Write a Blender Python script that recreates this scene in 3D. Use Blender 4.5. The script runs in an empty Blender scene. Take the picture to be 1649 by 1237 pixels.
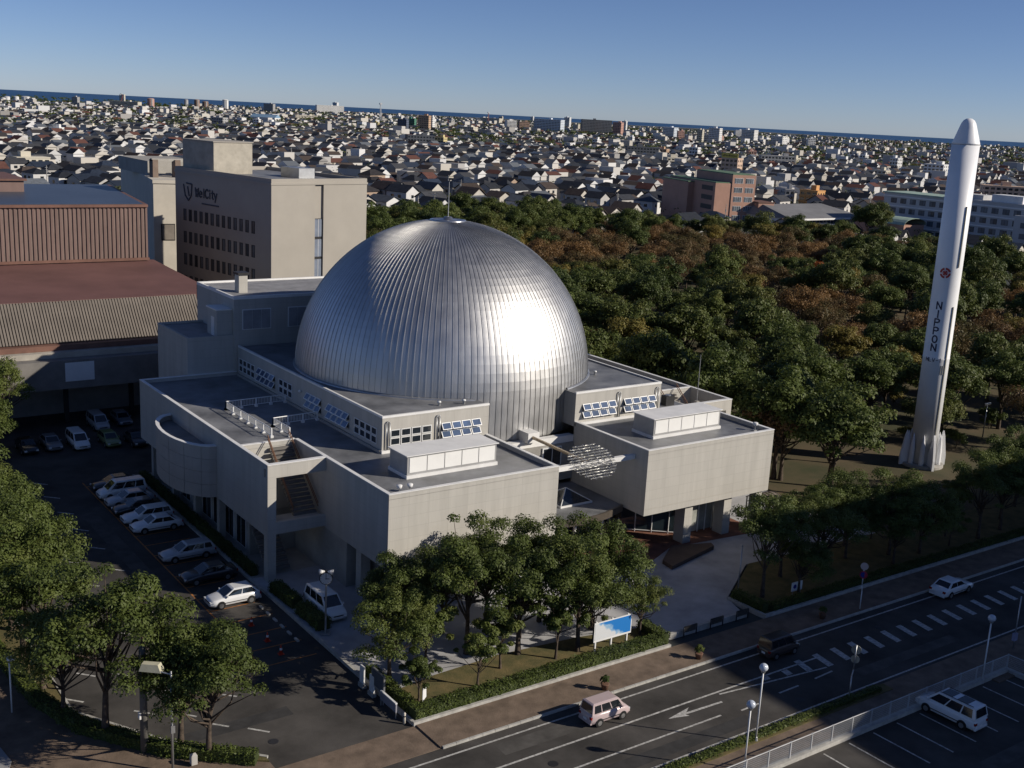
import bpy, math, random
import numpy as np
from mathutils import Vector, Matrix

SC = bpy.context.scene
COL = SC.collection
PI = math.pi

# ------------------------------------------------------------ camera
CAM_LOC = (-41.338, -72.236, 39.15)
PITCH, ROLL, YAW = math.radians(-13.394), math.radians(2.978), math.radians(-35.928)
fw = Vector((-math.sin(YAW) * math.cos(PITCH), math.cos(YAW) * math.cos(PITCH), math.sin(PITCH)))
rt = Vector((math.cos(YAW), math.sin(YAW), 0))
up = rt.cross(fw)
r2 = rt * math.cos(ROLL) + up * math.sin(ROLL)
u2 = -rt * math.sin(ROLL) + up * math.cos(ROLL)
cd = bpy.data.cameras.new('camera')
cam = bpy.data.objects.new('camera', cd)
COL.objects.link(cam)
mw = Matrix((r2, u2, -fw)).transposed().to_4x4()
mw.translation = CAM_LOC
cam.matrix_world = mw
cd.sensor_width = 36
cd.lens = 40.217
cd.clip_start = 1.0
cd.clip_end = 80000
SC.camera = cam

# ------------------------------------------------------------ light
SUN_EL = math.radians(26.1)
SUN_AZ = math.atan2(0.6985, -0.7156)          # clockwise from +Y
w = bpy.data.worlds.new('World')
SC.world = w
w.use_nodes = True
nt = w.node_tree
sky = nt.nodes.new('ShaderNodeTexSky')
sky.sky_type = 'NISHITA'
sky.sun_disc = False
sky.sun_elevation = SUN_EL
sky.sun_rotation = SUN_AZ
sky.altitude = 0
sky.air_density = 0.55
sky.dust_density = 0.1
sky.ozone_density = 6.0
bg = nt.nodes['Background']
bg.inputs['Strength'].default_value = 0.077
tint = nt.nodes.new('ShaderNodeMix')
tint.data_type = 'RGBA'
tint.blend_type = 'MULTIPLY'
tint.inputs['Factor'].default_value = 1.0
tint.inputs[7].default_value = (1.24, 1.06, 1.06, 1)
nt.links.new(sky.outputs[0], tint.inputs[6])
nt.links.new(tint.outputs[2], bg.inputs[0])
sd = bpy.data.lights.new('sun', 'SUN')
sd.energy = 5.0
sd.angle = math.radians(0.53)
sd.color = (1.0, 0.91, 0.78)
sun = bpy.data.objects.new('sun', sd)
COL.objects.link(sun)
sdir = Vector((math.sin(SUN_AZ) * math.cos(SUN_EL), math.cos(SUN_AZ) * math.cos(SUN_EL), math.sin(SUN_EL)))
sun.rotation_euler = sdir.to_track_quat('Z', 'Y').to_euler()
sun.location = (60, -60, 80)
SC.view_settings.view_transform = 'Standard'
SC.view_settings.look = 'None'
SC.view_settings.gamma = 1
SC.view_settings.exposure = 0.0
SC.view_settings.use_curve_mapping = False
SC.cycles.max_bounces = 6
SC.cycles.diffuse_bounces = 3
SC.cycles.glossy_bounces = 3
SC.cycles.transmission_bounces = 4
SC.cycles.caustics_reflective = False
SC.cycles.caustics_refractive = False

# ------------------------------------------------------------ materials
MATS = {}

def mat(name, col, rough=0.75, metal=0.0, var=0.12, scale=0.6, bump=0.0, bscale=8.0, spec=0.3, stretch=None,
        rand=0.0, rvar=0.0, col2=None, trans=0.0, coat=0.0):
    """A procedural surface: base colour varied by world-space noise, optional second colour, bump and per-object tint."""
    if name in MATS:
        return MATS[name]
    m = bpy.data.materials.new(name)
    m.use_nodes = True
    n, l = m.node_tree.nodes, m.node_tree.links
    b = n['Principled BSDF']
    b.inputs['Roughness'].default_value = rough
    b.inputs['Metallic'].default_value = metal
    b.inputs['Specular IOR Level'].default_value = spec
    if coat:
        b.inputs['Coat Weight'].default_value = coat
        b.inputs['Coat Roughness'].default_value = 0.06
    geo = n.new('ShaderNodeNewGeometry')
    vec = geo.outputs['Position']
    if stretch:
        mp = n.new('ShaderNodeMapping')
        mp.inputs['Scale'].default_value = stretch
        l.new(vec, mp.inputs['Vector'])
        vec = mp.outputs[0]
    nz = n.new('ShaderNodeTexNoise')
    nz.inputs['Scale'].default_value = scale
    nz.inputs['Detail'].default_value = 5
    nz.inputs['Roughness'].default_value = 0.62
    l.new(vec, nz.inputs['Vector'])
    rp = n.new('ShaderNodeValToRGB')
    c2 = col2 if col2 else [max(0, c * (1 - var * 1.6)) for c in col]
    c1 = col if col2 else [min(1, c * (1 + var)) for c in col]
    rp.color_ramp.elements[0].position = 0.33
    rp.color_ramp.elements[0].color = (*c2, 1)
    rp.color_ramp.elements[1].position = 0.67
    rp.color_ramp.elements[1].color = (*c1, 1)
    l.new(nz.outputs['Fac'], rp.inputs[0])
    out = rp.outputs[0]
    if rand:
        oi = n.new('ShaderNodeObjectInfo')
        mr = n.new('ShaderNodeMapRange')
        mr.inputs['To Min'].default_value = 1 - rand
        mr.inputs['To Max'].default_value = 1 + rand
        l.new(oi.outputs['Random'], mr.inputs['Value'])
        mx = n.new('ShaderNodeVectorMath')
        mx.operation = 'SCALE'
        l.new(out, mx.inputs[0])
        l.new(mr.outputs[0], mx.inputs['Scale'])
        out = mx.outputs[0]
    l.new(out, b.inputs['Base Color'])
    if rvar:
        mr2 = n.new('ShaderNodeMapRange')
        mr2.inputs['To Min'].default_value = max(0.02, rough - rvar)
        mr2.inputs['To Max'].default_value = min(1, rough + rvar)
        l.new(nz.outputs['Fac'], mr2.inputs['Value'])
        l.new(mr2.outputs[0], b.inputs['Roughness'])
    if bump:
        nb = n.new('ShaderNodeTexNoise')
        nb.inputs['Scale'].default_value = bscale
        nb.inputs['Detail'].default_value = 4
        l.new(vec, nb.inputs['Vector'])
        bp = n.new('ShaderNodeBump')
        bp.inputs['Strength'].default_value = bump
        bp.inputs['Distance'].default_value = 0.05
        l.new(nb.outputs['Fac'], bp.inputs['Height'])
        l.new(bp.outputs[0], b.inputs['Normal'])
    if trans:
        tr = n.new('ShaderNodeBsdfTranslucent')
        l.new(out, tr.inputs['Color'])
        ms = n.new('ShaderNodeMixShader')
        ms.inputs[0].default_value = trans
        l.new(b.outputs[0], ms.inputs[1])
        l.new(tr.outputs[0], ms.inputs[2])
        l.new(ms.outputs[0], n['Material Output'].inputs['Surface'])
    MATS[name] = m
    return m

def leafmat(name, a, b, c, hue=0.25, trans=0.22):
    """Foliage: three leaf colours mixed by fine noise and by tree."""
    if name in MATS:
        return MATS[name]
    m = mat(name, a, rough=0.55, var=0.1, spec=0.25)
    n, l = m.node_tree.nodes, m.node_tree.links
    bs = n['Principled BSDF']
    rp = [x for x in n if x.type == 'VALTORGB'][0]
    nz = [x for x in n if x.type == 'TEX_NOISE'][0]
    nz.inputs['Scale'].default_value = 0.55
    nz.inputs['Detail'].default_value = 6
    oi = n.new('ShaderNodeObjectInfo')
    mr = n.new('ShaderNodeMapRange')
    mr.inputs['To Min'].default_value = -hue
    mr.inputs['To Max'].default_value = hue
    l.new(oi.outputs['Random'], mr.inputs['Value'])
    ad = n.new('ShaderNodeMath')
    ad.operation = 'ADD'
    l.new(nz.outputs['Fac'], ad.inputs[0])
    l.new(mr.outputs[0], ad.inputs[1])
    l.new(ad.outputs[0], rp.inputs[0])
    r = rp.color_ramp
    r.elements[0].position = 0.25
    r.elements[0].color = (*a, 1)
    r.elements[1].position = 0.78
    r.elements[1].color = (*c, 1)
    e = r.elements.new(0.52)
    e.color = (*b, 1)
    tr = n.new('ShaderNodeBsdfTranslucent')
    l.new(rp.outputs[0], tr.inputs['Color'])
    ms = n.new('ShaderNodeMixShader')
    ms.inputs[0].default_value = trans
    l.new(bs.outputs[0], ms.inputs[1])
    l.new(tr.outputs[0], ms.inputs[2])
    l.new(ms.outputs[0], n['Material Output'].inputs['Surface'])
    return m

def colattr(name, rough=0.8):
    """Surface whose base colour comes from a face colour attribute (many painted walls and roofs in one mesh)."""
    m = bpy.data.materials.new(name)
    m.use_nodes = True
    n, l = m.node_tree.nodes, m.node_tree.links
    at = n.new('ShaderNodeAttribute')
    at.attribute_name = 'Col'
    l.new(at.outputs['Color'], n['Principled BSDF'].inputs['Base Color'])
    n['Principled BSDF'].inputs['Roughness'].default_value = rough
    MATS[name] = m
    return m

def glass(name, col, rough=0.08):
    return mat(name, col, rough=rough, spec=0.8, var=0.25, scale=0.5)

CONC = mat('concrete_beige', (0.455, 0.44, 0.405), rough=0.85, var=0.06, scale=1.1, bump=0.15, bscale=14, stretch=(1, 1, 0.1))
def panel_joints(m, w_, h_, dark):
    """hair-thin cast joints, as a slight darkening on a panel grid along the wall"""
    n, l = m.node_tree.nodes, m.node_tree.links
    b = n['Principled BSDF']
    src = b.inputs['Base Color'].links[0].from_socket
    geo = n.new('ShaderNodeNewGeometry')
    sp = n.new('ShaderNodeSeparateXYZ')
    l.new(geo.outputs['Position'], sp.inputs[0])
    ad = n.new('ShaderNodeMath')
    l.new(sp.outputs['X'], ad.inputs[0])
    l.new(sp.outputs['Y'], ad.inputs[1])
    cb = n.new('ShaderNodeCombineXYZ')
    l.new(ad.outputs[0], cb.inputs['X'])
    l.new(sp.outputs['Z'], cb.inputs['Y'])
    br = n.new('ShaderNodeTexBrick')
    br.offset = 0.0
    br.inputs['Scale'].default_value = 1.0
    br.inputs['Brick Width'].default_value = w_
    br.inputs['Row Height'].default_value = h_
    br.inputs['Mortar Size'].default_value = 0.018
    br.inputs['Color1'].default_value = (1, 1, 1, 1)
    br.inputs['Color2'].default_value = (0.965, 0.965, 0.965, 1)
    br.inputs['Mortar'].default_value = (dark, dark, dark, 1)
    l.new(cb.outputs[0], br.inputs['Vector'])
    mx = n.new('ShaderNodeMix')
    mx.data_type = 'RGBA'
    mx.blend_type = 'MULTIPLY'
    mx.inputs['Factor'].default_value = 1.0
    l.new(src, mx.inputs[6])
    l.new(br.outputs['Color'], mx.inputs[7])
    l.new(mx.outputs[2], b.inputs['Base Color'])

panel_joints(CONC, 1.8, 0.92, 0.86)
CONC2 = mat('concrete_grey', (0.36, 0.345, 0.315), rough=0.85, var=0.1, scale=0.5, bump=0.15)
COPE = mat('coping_metal', (0.76, 0.76, 0.75), rough=0.5, var=0.06)
DECK = mat('roof_deck', (0.19, 0.195, 0.205), rough=0.5, var=0.28, scale=0.3, bump=0.25, bscale=2.0, spec=0.45, rvar=0.12)
WHITE = mat('white_paint', (0.74, 0.74, 0.73), rough=0.5, var=0.05)
WHITE_M = mat('white_metal', (0.7, 0.71, 0.71), rough=0.35, var=0.04, spec=0.5)
GLASS = glass('dark_glass', (0.02, 0.026, 0.034))
GLASSB = glass('blue_glass', (0.07, 0.11, 0.2), rough=0.12)
DARK = mat('dark_metal', (0.03, 0.03, 0.032), rough=0.5)
STEEL = mat('galvanised_steel', (0.42, 0.43, 0.44), rough=0.4, metal=0.7, var=0.1)
ASPH = mat('asphalt', (0.066, 0.061, 0.056), rough=0.9, var=0.3, scale=0.22, bump=0.35, bscale=26)
PAINTW = mat('road_paint_white', (0.6, 0.59, 0.56), rough=0.7, scale=4, col2=(0.24, 0.235, 0.22))
PAINTO = mat('road_paint_orange', (0.42, 0.17, 0.05), rough=0.75, var=0.3, scale=3)
BRICKP = mat('paving_brown', (0.175, 0.13, 0.097), rough=0.9, var=0.2, scale=0.8, bump=0.3, bscale=9)
PLAZA = mat('plaza_granite', (0.4, 0.4, 0.41), rough=0.75, var=0.16, scale=0.3, bump=0.1)
BRICKR = mat('paving_red', (0.2, 0.095, 0.065), rough=0.85, var=0.2, scale=1.2, bump=0.3)
KERB = mat('kerb_stone', (0.42, 0.41, 0.38), rough=0.85, var=0.15, scale=2)
SOIL = mat('dry_grass', (0.16, 0.125, 0.055), rough=0.95, var=0.3, scale=0.9, bump=0.5, bscale=12, col2=(0.075, 0.075, 0.03))
FORESTG = mat('forest_floor', (0.115, 0.085, 0.05), rough=0.95, scale=0.12, bump=0.4, bscale=5, col2=(0.05, 0.055, 0.025))
TOWNG = mat('town_ground', (0.075, 0.078, 0.082), rough=0.95, scale=0.02, col2=(0.04, 0.05, 0.036))
BARK = mat('bark', (0.085, 0.065, 0.05), rough=0.95, var=0.3, scale=3, bump=0.5, bscale=12)
RUBBER = mat('tyre_rubber', (0.018, 0.018, 0.018), rough=0.85)
RIM = mat('wheel_alloy', (0.5, 0.5, 0.5), rough=0.3, metal=0.8)

# ------------------------------------------------------------ mesh helpers
class MB:
    def __init__(s):
        s.v, s.f, s.m = [], [], []

    def add(s, vs, fs, mi=0):
        o = len(s.v)
        s.v += [tuple(p) for p in vs]
        s.f += [tuple(i + o for i in f) for f in fs]
        s.m += [mi] * len(fs)
        return s

    def box(s, x0, x1, y0, y1, z0, z1, mi=0):
        if x0 > x1: x0, x1 = x1, x0
        if y0 > y1: y0, y1 = y1, y0
        return s.add([(x0, y0, z0), (x1, y0, z0), (x1, y1, z0), (x0, y1, z0), (x0, y0, z1), (x1, y0, z1), (x1, y1, z1), (x0, y1, z1)],
                     [(3, 2, 1, 0), (4, 5, 6, 7), (0, 1, 5, 4), (1, 2, 6, 5), (2, 3, 7, 6), (3, 0, 4, 7)], mi)

    def prism(s, pts, z0, z1, mi=0, top=None):
        n = len(pts)
        a = sum(pts[i][0] * pts[(i + 1) % n][1] - pts[(i + 1) % n][0] * pts[i][1] for i in range(n))
        if a < 0: pts = pts[::-1]
        vs = [(x, y, z0) for x, y in pts] + [(x, y, z1) for x, y in pts]
        s.add(vs, [tuple(range(n - 1, -1, -1))] + [(i, (i + 1) % n, n + (i + 1) % n, n + i) for i in range(n)], mi)
        s.f.append(tuple(len(s.v) - n + i for i in range(n)))
        s.m.append(mi if top is None else top)
        return s

    def tube(s, p0, p1, r0, r1=None, n=8, mi=0, cap=True):
        r1 = r0 if r1 is None else r1
        p0, p1 = Vector(p0), Vector(p1)
        d = (p1 - p0)
        if d.length < 1e-6: return s
        q = d.normalized().to_track_quat('Z', 'Y')
        vs = []
        for p, r in ((p0, r0), (p1, r1)):
            for i in range(n):
                a = 2 * PI * i / n
                vs.append(p + q @ Vector((math.cos(a) * r, math.sin(a) * r, 0)))
        fs = [(i, (i + 1) % n, n + (i + 1) % n, n + i) for i in range(n)]
        if cap: fs += [tuple(range(n - 1, -1, -1)), tuple(range(n, 2 * n))]
        return s.add(vs, fs, mi)

    def path(s, pts, r, n=6, mi=0):
        for a, b in zip(pts[:-1], pts[1:]): s.tube(a, b, r, r, n, mi)
        return s

    def lathe(s, prof, n=24, c=(0, 0, 0), mi=0, sx=1, sy=1):
        vs, fs = [], []
        for r, z in prof:
            for i in range(n):
                a = 2 * PI * i / n
                vs.append((c[0] + math.cos(a) * r * sx, c[1] + math.sin(a) * r * sy, c[2] + z))
        for k in range(len(prof) - 1):
            for i in range(n):
                j = (i + 1) % n
                fs.append((k * n + i, k * n + j, (k + 1) * n + j, (k + 1) * n + i))
        fs.append(tuple(range(n - 1, -1, -1)))
        fs.append(tuple((len(prof) - 1) * n + i for i in range(n)))
        return s.add(vs, fs, mi)

    def quad(s, a, b, c, d, mi=0):
        return s.add([a, b, c, d], [(0, 1, 2, 3)], mi)

    def slab(s, a, b, c, d, t, mi=0):
        """quad with thickness t along its normal"""
        a, b, c, d = map(Vector, (a, b, c, d))
        n = (b - a).cross(d - a).normalized() * t
        return s.add([a, b, c, d, a + n, b + n, c + n, d + n], [(3, 2, 1, 0), (4, 5, 6, 7), (0, 1, 5, 4), (1, 2, 6, 5), (2, 3, 7, 6), (3, 0, 4, 7)], mi)

    def mesh(s, name, mats, smooth=False):
        me = bpy.data.meshes.new(name)
        me.from_pydata(s.v, [], s.f)
        for m in (mats if isinstance(mats, (list, tuple)) else [mats]): me.materials.append(m)
        if any(s.m): me.polygons.foreach_set('material_index', s.m)
        if smooth: me.polygons.foreach_set('use_smooth', [True] * len(s.f))
        me.update()
        return me

    def obj(s, name, mats, parent=None, smooth=False, loc=None, rz=0, **kw):
        return link(name, s.mesh(name, mats, smooth), parent, loc, rz, **kw)

def link(name, me, parent=None, loc=None, rz=0, label=None, cat=None, group=None, kind=None):
    o = bpy.data.objects.new(name, me)
    COL.objects.link(o)
    if loc: o.location = loc
    if rz: o.rotation_euler.z = rz
    if parent: o.parent = parent
    tag(o, label, cat, group, kind)
    return o

def tag(o, label=None, cat=None, group=None, kind=None):
    if label: o['label'] = label
    if cat: o['category'] = cat
    if group: o['group'] = group
    if kind: o['kind'] = kind
    return o

def thing(name, label, cat, loc=(0, 0, 0), rz=0, group=None):
    return link(name, None, None, loc, rz, label, cat, group)

KIDS = {}

def children(o):
    return [c for c in COL.objects if c.parent == o]

def tree_of(o):
    """list of (object, children) prepared once for a prototype"""
    return [(c, [g for g in COL.objects if g.parent == c]) for c in COL.objects if c.parent == o]

def dup(proto, kids, loc, rz=0, sc=None, label=None, group=None):
    r = proto.copy()
    COL.objects.link(r)
    r.location = loc
    r.rotation_euler = (0, 0, rz)
    if sc: r.scale = sc if isinstance(sc, (tuple, list)) else (sc, sc, sc)
    if label: r['label'] = label
    if group: r['group'] = group
    for c, gs in kids:
        d = c.copy()
        COL.objects.link(d)
        d.parent = r
        for g in gs:
            e = g.copy()
            COL.objects.link(e)
            e.parent = d
    return r

def struct(name, mb, mats, **kw):
    return mb.obj(name, mats, kind='structure', **kw)

def arr_mesh(name, V, F, mats, mi=None, smooth=False, cols=None):
    """mesh from numpy quads"""
    me = bpy.data.meshes.new(name)
    nv, nf = len(V), len(F)
    me.vertices.add(nv)
    me.vertices.foreach_set('co', np.asarray(V, np.float32).ravel())
    k = F.shape[1]
    me.loops.add(nf * k)
    me.loops.foreach_set('vertex_index', np.asarray(F, np.int32).ravel())
    me.polygons.add(nf)
    me.polygons.foreach_set('loop_start', np.arange(0, nf * k, k, dtype=np.int32))
    me.polygons.foreach_set('loop_total', np.full(nf, k, np.int32))
    for m in mats: me.materials.append(m)
    if mi is not None: me.polygons.foreach_set('material_index', np.asarray(mi, np.int32))
    if smooth: me.polygons.foreach_set('use_smooth', np.ones(nf, bool))
    me.update(calc_edges=True)
    if cols is not None:
        at = me.attributes.new('Col', 'FLOAT_COLOR', 'FACE')
        c4 = np.ones((nf, 4), np.float32)
        c4[:, :3] = cols
        at.data.foreach_set('color', c4.ravel())
    return me
# ============================================================ SETTING
def polar(az, d):
    a = math.radians(az)
    return (CAM_LOC[0] + math.sin(a) * d, CAM_LOC[1] + math.cos(a) * d)

def ground_sheet():
    coast = [(-40, 3000), (0, 3200), (12, 3450), (18, 3700), (24, 5000), (30, 5600), (37, 5900), (44, 6300), (50, 6100), (54, 5300), (58, 4700), (62, 4600), (80, 5000), (120, 5000)]
    pts = [polar(a, d) for a, d in coast]
    fine = []
    rng = random.Random(3)
    for p, q in zip(pts[:-1], pts[1:]):
        for k in range(8):
            t = k / 8
            fine.append((p[0] * (1 - t) + q[0] * t + rng.uniform(-25, 25), p[1] * (1 - t) + q[1] * t + rng.uniform(-25, 25)))
    fine += [(2500, -2500), (-2500, -2500)]
    m = MB()
    c = (-41, -72, -0.06)
    n = len(fine)
    m.add([(x, y, -0.06) for x, y in fine] + [c], [(n, (i + 1) % n, i) for i in range(n)])
    struct('ground', m, TOWNG)
    b = MB()
    sand = [polar(a, d) for a, d in coast]
    for p, q in zip(sand[1:-2], sand[2:-1]):
        for (x, y), (x2, y2) in ((p, q),):
            s = 1.006
            f = lambda X, Y, k: (CAM_LOC[0] + (X - CAM_LOC[0]) * k, CAM_LOC[1] + (Y - CAM_LOC[1]) * k, -0.04)
            b.quad(f(x, y, 0.985), f(x2, y2, 0.985), f(x2, y2, 1.004), f(x, y, 1.004))
    struct('beach', b, mat('beach_sand', (0.3, 0.27, 0.2), rough=0.95, var=0.2, scale=0.01))

ground_sheet()

def sea():
    m = MB()
    R = 6371000.0
    ds = [2500, 4000, 5000, 6000, 7000, 8000, 9500, 11000, 13000, 15000, 17500, 20000, 22500, 25000, 28000]
    n = 72
    vs, fs = [], []
    for d in ds:
        for i in range(n):
            x, y = polar(i * 360 / n, d)
            vs.append((x, y, -0.5 - d * d / (2 * R)))
    for k in range(len(ds) - 1):
        for i in range(n):
            j = (i + 1) % n
            fs.append((k * n + j, k * n + i, (k + 1) * n + i, (k + 1) * n + j))
    m.add(vs, fs)
    w_ = mat('sea_water', (0.03, 0.085, 0.19), rough=0.55, var=0.12, scale=0.0012, spec=0.15, bump=0.3, bscale=0.05, stretch=(1, 1, 1))
    struct('sea', m, w_, smooth=True)

sea()

def flat(name, pts, z0, z1, m, **kw):
    mb = MB().prism(pts, z0, z1)
    return struct(name, mb, m, **kw)

def rect(x0, x1, y0, y1):
    return [(x0, y0), (x1, y0), (x1, y1), (x0, y1)]

PARK = [(43.5, -13.5), (52, 9), (52, 60), (38, 75), (60, 130), (95, 190), (120, 236), (166, 243), (186, 231), (222, 200), (256, 180), (262, 158), (255, 135), (246, 112), (240, 78), (140, 6), (95, -13.5)]
flat('park_ground', PARK, -0.5, -0.02, FORESTG)
flat('road', rect(-160, 220, -27, -18), -0.5, 0.0, ASPH)
flat('parking_lot', [(-6.0, -14.9), (-15.9, -14.9), (-20.3, -9.0), (-24.4, -2.4), (-24.55, 16), (-24.6, 72), (48, 72), (48, 43.0), (-6, 43)], -0.5, 0.004, ASPH)
flat('driveway', rect(-15.9, -6.1, -18, -14.9), -0.5, 0.03, BRICKP)
flat('opposite_car_park', rect(-20, 60, -75, -30.3), -0.5, 0.006, ASPH)
pv = flat('pavement', rect(-6.1, 130, -18, -14.95), -0.3, 0.12, BRICKP)
pv2 = flat('pavement', rect(-40, -15.9, -18, -14.2), -0.3, 0.12, BRICKP)
flat('opposite_pavement', rect(-60, 34, -30.3, -27.0), -0.3, 0.1, BRICKP)
flat('opposite_pavement', rect(34, 130, -31.3, -27.0), -0.3, 0.1, BRICKP)
flat('side_pavement', [(-40, -14.2), (-15.9, -14.2), (-20.8, -10.6), (-24.6, -5.2), (-26.2, 0), (-27.2, 9), (-27.4, 60), (-31, 60), (-30.4, -3), (-32, -14)], -0.3, 0.11, BRICKP)
flat('forecourt', [(-60, -18), (-40, -18), (-32.0, -14), (-28.9, -6.5), (-29.4, -2.5), (-31.0, 3), (-60, 30)], -0.3, 0.17, mat('pale_concrete', (0.3, 0.3, 0.3), var=0.08))
flat('plaza', [(-6.0, -11.2), (16.6, -11.2), (17.0, -13.7), (25.8, -13.6), (27.0, -10.5), (34, -6.0), (52, -6.5), (52, 9.0), (42, 12), (-6.0, 12)], -0.3, 0.122, PLAZA)
flat('entrance_paving', [(20.5, 10.6), (20.5, 2.5), (26.5, -1.4), (30.5, 0.4), (41.8, -0.6), (41.8, 10.6)], 0, 0.138, BRICKR)
flat('planting_bed', [(-6.0, -14.8), (16.5, -14.8), (16.9, -11.4), (11, -10.2), (4, -9.6), (-1.5, -9.9), (-6.0, -10.6)], -0.2, 0.2, SOIL)
flat('planting_bed', [(27.1, -14.8), (120, -14.8), (120, -8), (52, -6.6), (34.2, -6.1), (27.2, -10.6)], -0.2, 0.19, SOIL)
flat('planting_bed', [(-24.6, 60), (-24.6, 16), (-24.5, -2.45), (-20.4, -9.1), (-15.95, -13.7), (-15.9, -14.15), (-20.9, -10.7), (-24.7, -5.25), (-26.3, 0), (-27.2, 9), (-27.3, 60)], -0.2, 0.2, SOIL)
flat('planting_strip', rect(-5, 26, -27.95, -27.05), 0, 0.16, SOIL)
flat('museum_apron', rect(-6.05, 48, -0.0, 43), -0.3, 0.1, CONC2)

# kerb stones of the near pavement, one by one
kst = MB().box(0.012, 0.988, -0.15, 0.0, -0.02, 0.16).mesh('kerb_stone', KERB)
for x in range(-6, 84):
    link('kerb_stone', kst, pv, (x, -18.0, 0))
for x in range(-40, -16):
    link('kerb_stone', kst, pv2, (x, -18.0, 0))
# white edging of the planted beds
flat('bed_kerb', rect(-6.25, 16.4, -14.95, -14.72), -0.1, 0.32, KERB)
flat('bed_kerb', rect(-6.25, -6.02, -14.7, 9.6), -0.1, 0.26, KERB)
flat('bed_kerb', [(26.9, -14.9), (110, -14.9), (110, -14.66), (27.1, -14.66), (26.95, -10.7), (26.7, -10.7)], -0.1, 0.34, KERB)
flat('bed_kerb', [(-24.45, 55), (-24.3, 55), (-24.3, 16), (-24.25, -2.3), (-20.2, -8.9), (-15.7, -13.5), (-15.85, -13.65), (-20.35, -9.05), (-24.4, -2.4)], -0.1, 0.16, KERB)
flat('car_park_kerb', rect(-6.3, -6.05, 9.7, 43), -0.1, 0.16, KERB)
flat('plaza_kerb', rect(17.0, 25.8, -13.85, -13.6), 0, 0.5, KERB)

# patched asphalt
PATCH = mat('asphalt_patch', (0.045, 0.044, 0.044), rough=0.92, var=0.2, scale=0.8)
PATCHL = mat('asphalt_old', (0.085, 0.08, 0.074), rough=0.92, var=0.2, scale=0.8)
for (x0, x1, y0, y1, m_) in ((-12, 14, -26.0, -24.9, PATCH), (26, 38, -25.4, -24.4, PATCHL), (-19.5, -12.2, -9.6, -8.4, PATCH), (-14, -12.6, 14, 34, PATCHL), (-21, -16.5, 20.5, 21.7, PATCH), (16, 30, -38, -36.9, PATCHL), (-3, 3.2, -20.7, -19.4, PATCHL)):
    flat('asphalt_patch', rect(x0, x1, y0, y1), -0.1, 0.0052 if y1 > -17 else 0.003, m_) if y1 > -30 else flat('asphalt_patch', rect(x0, x1, y0, y1), -0.1, 0.0088, m_)
for (x, y, z_) in ((-1.0, -23.0, 0.004), (19.0, -25.4, 0.004), (34.0, -20.6, 0.004), (-13.0, 3.0, 0.007)):
    MB().lathe([(0.33, 0), (0.33, 0.01)], 16).obj('manhole_cover', DARK, loc=(x, y, z_), label='dark round manhole cover ' + {-1.0: 'in the sunlit road behind the pinkish van', 19.0: 'in the far lane at the edge of the shade', 34.0: 'beside the hatched stripes in the shade', -13.0: 'in the car park near the traffic cones'}[x], cat='manhole')
# painted markings
def line(mb, x0, y0, x1, y1, wd, z=0.009):
    d = Vector((x1 - x0, y1 - y0, 0)).normalized()
    nrm = Vector((-d.y, d.x, 0)) * wd / 2
    a, b = Vector((x0, y0, z)), Vector((x1, y1, z))
    mb.quad(a - nrm, b - nrm, b + nrm, a + nrm)

def mark(name, segs, wd, m, z=0.009):
    mb = MB()
    for s in segs: line(mb, *s, wd, z)
    return struct(name, mb, m)

mark('road_edge_line', [(-60, -18.95, 130, -18.95)], 0.15, PAINTW, 0.006)
mark('road_centre_line', [(-60, -21.65, 25.2, -21.65)], 0.16, PAINTW, 0.006)
mark('road_lane_line', [(-30, -24.1, 12.5, -24.1), (14.2, -24.35, 16.0, -24.3), (18.4, -24.0, 20.5, -23.95), (22.4, -23.85, 24.5, -23.7)], 0.15, PAINTW, 0.006)
mark('road_far_edge_line', [(-60, -26.6, 130, -26.5)], 0.15, PAINTW, 0.006)
mark('road_taper_line', [(14.5, -21.95, 24.6, -23.1)], 0.15, PAINTW, 0.0072)
for i in range(20):
    x = 19.0 + i * 2.05
    y0, y1 = (-21.75, -21.75 - min(1.0, (x - 16) * 0.11) * 1.35)
    mb = MB()
    mb.quad((x, y0 + 0.55, 0.0082), (x + 0.62, y0 + 0.55, 0.0082), (x + 0.62 - 0.35, y1, 0.0082), (x - 0.35, y1, 0.0082)) if i > 1 else mb.quad((x, y0 - 0.05, 0.0082), (x + 0.62, y0 - 0.05, 0.0082), (x + 0.5, y1, 0.0082), (x - 0.1, y1, 0.0082))
    struct('hatch_stripe', mb, PAINTW)
ar = MB()
ar.add([(9.0, -22.62, .006), (10.6, -23.05, .006), (10.4, -22.8, .006), (13.9, -22.9, .006), (13.9, -22.72, .006), (10.7, -22.6, .006), (11.3, -22.2, .006)], [(0, 1, 2, 5, 6), (2, 3, 4, 5)])
struct('turn_arrow_marking', ar, PAINTW)
# bays beside the museum: orange
mark('bay_front_line', [(-11.35, -2.0, -11.35, 43.0)], 0.13, PAINTO)
mark('bay_line', [(-11.3, -2.6 + 2.6 * k, -7.2, -2.6 + 2.6 * k) for k in range(18)], 0.12, PAINTO, 0.0115)
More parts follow.
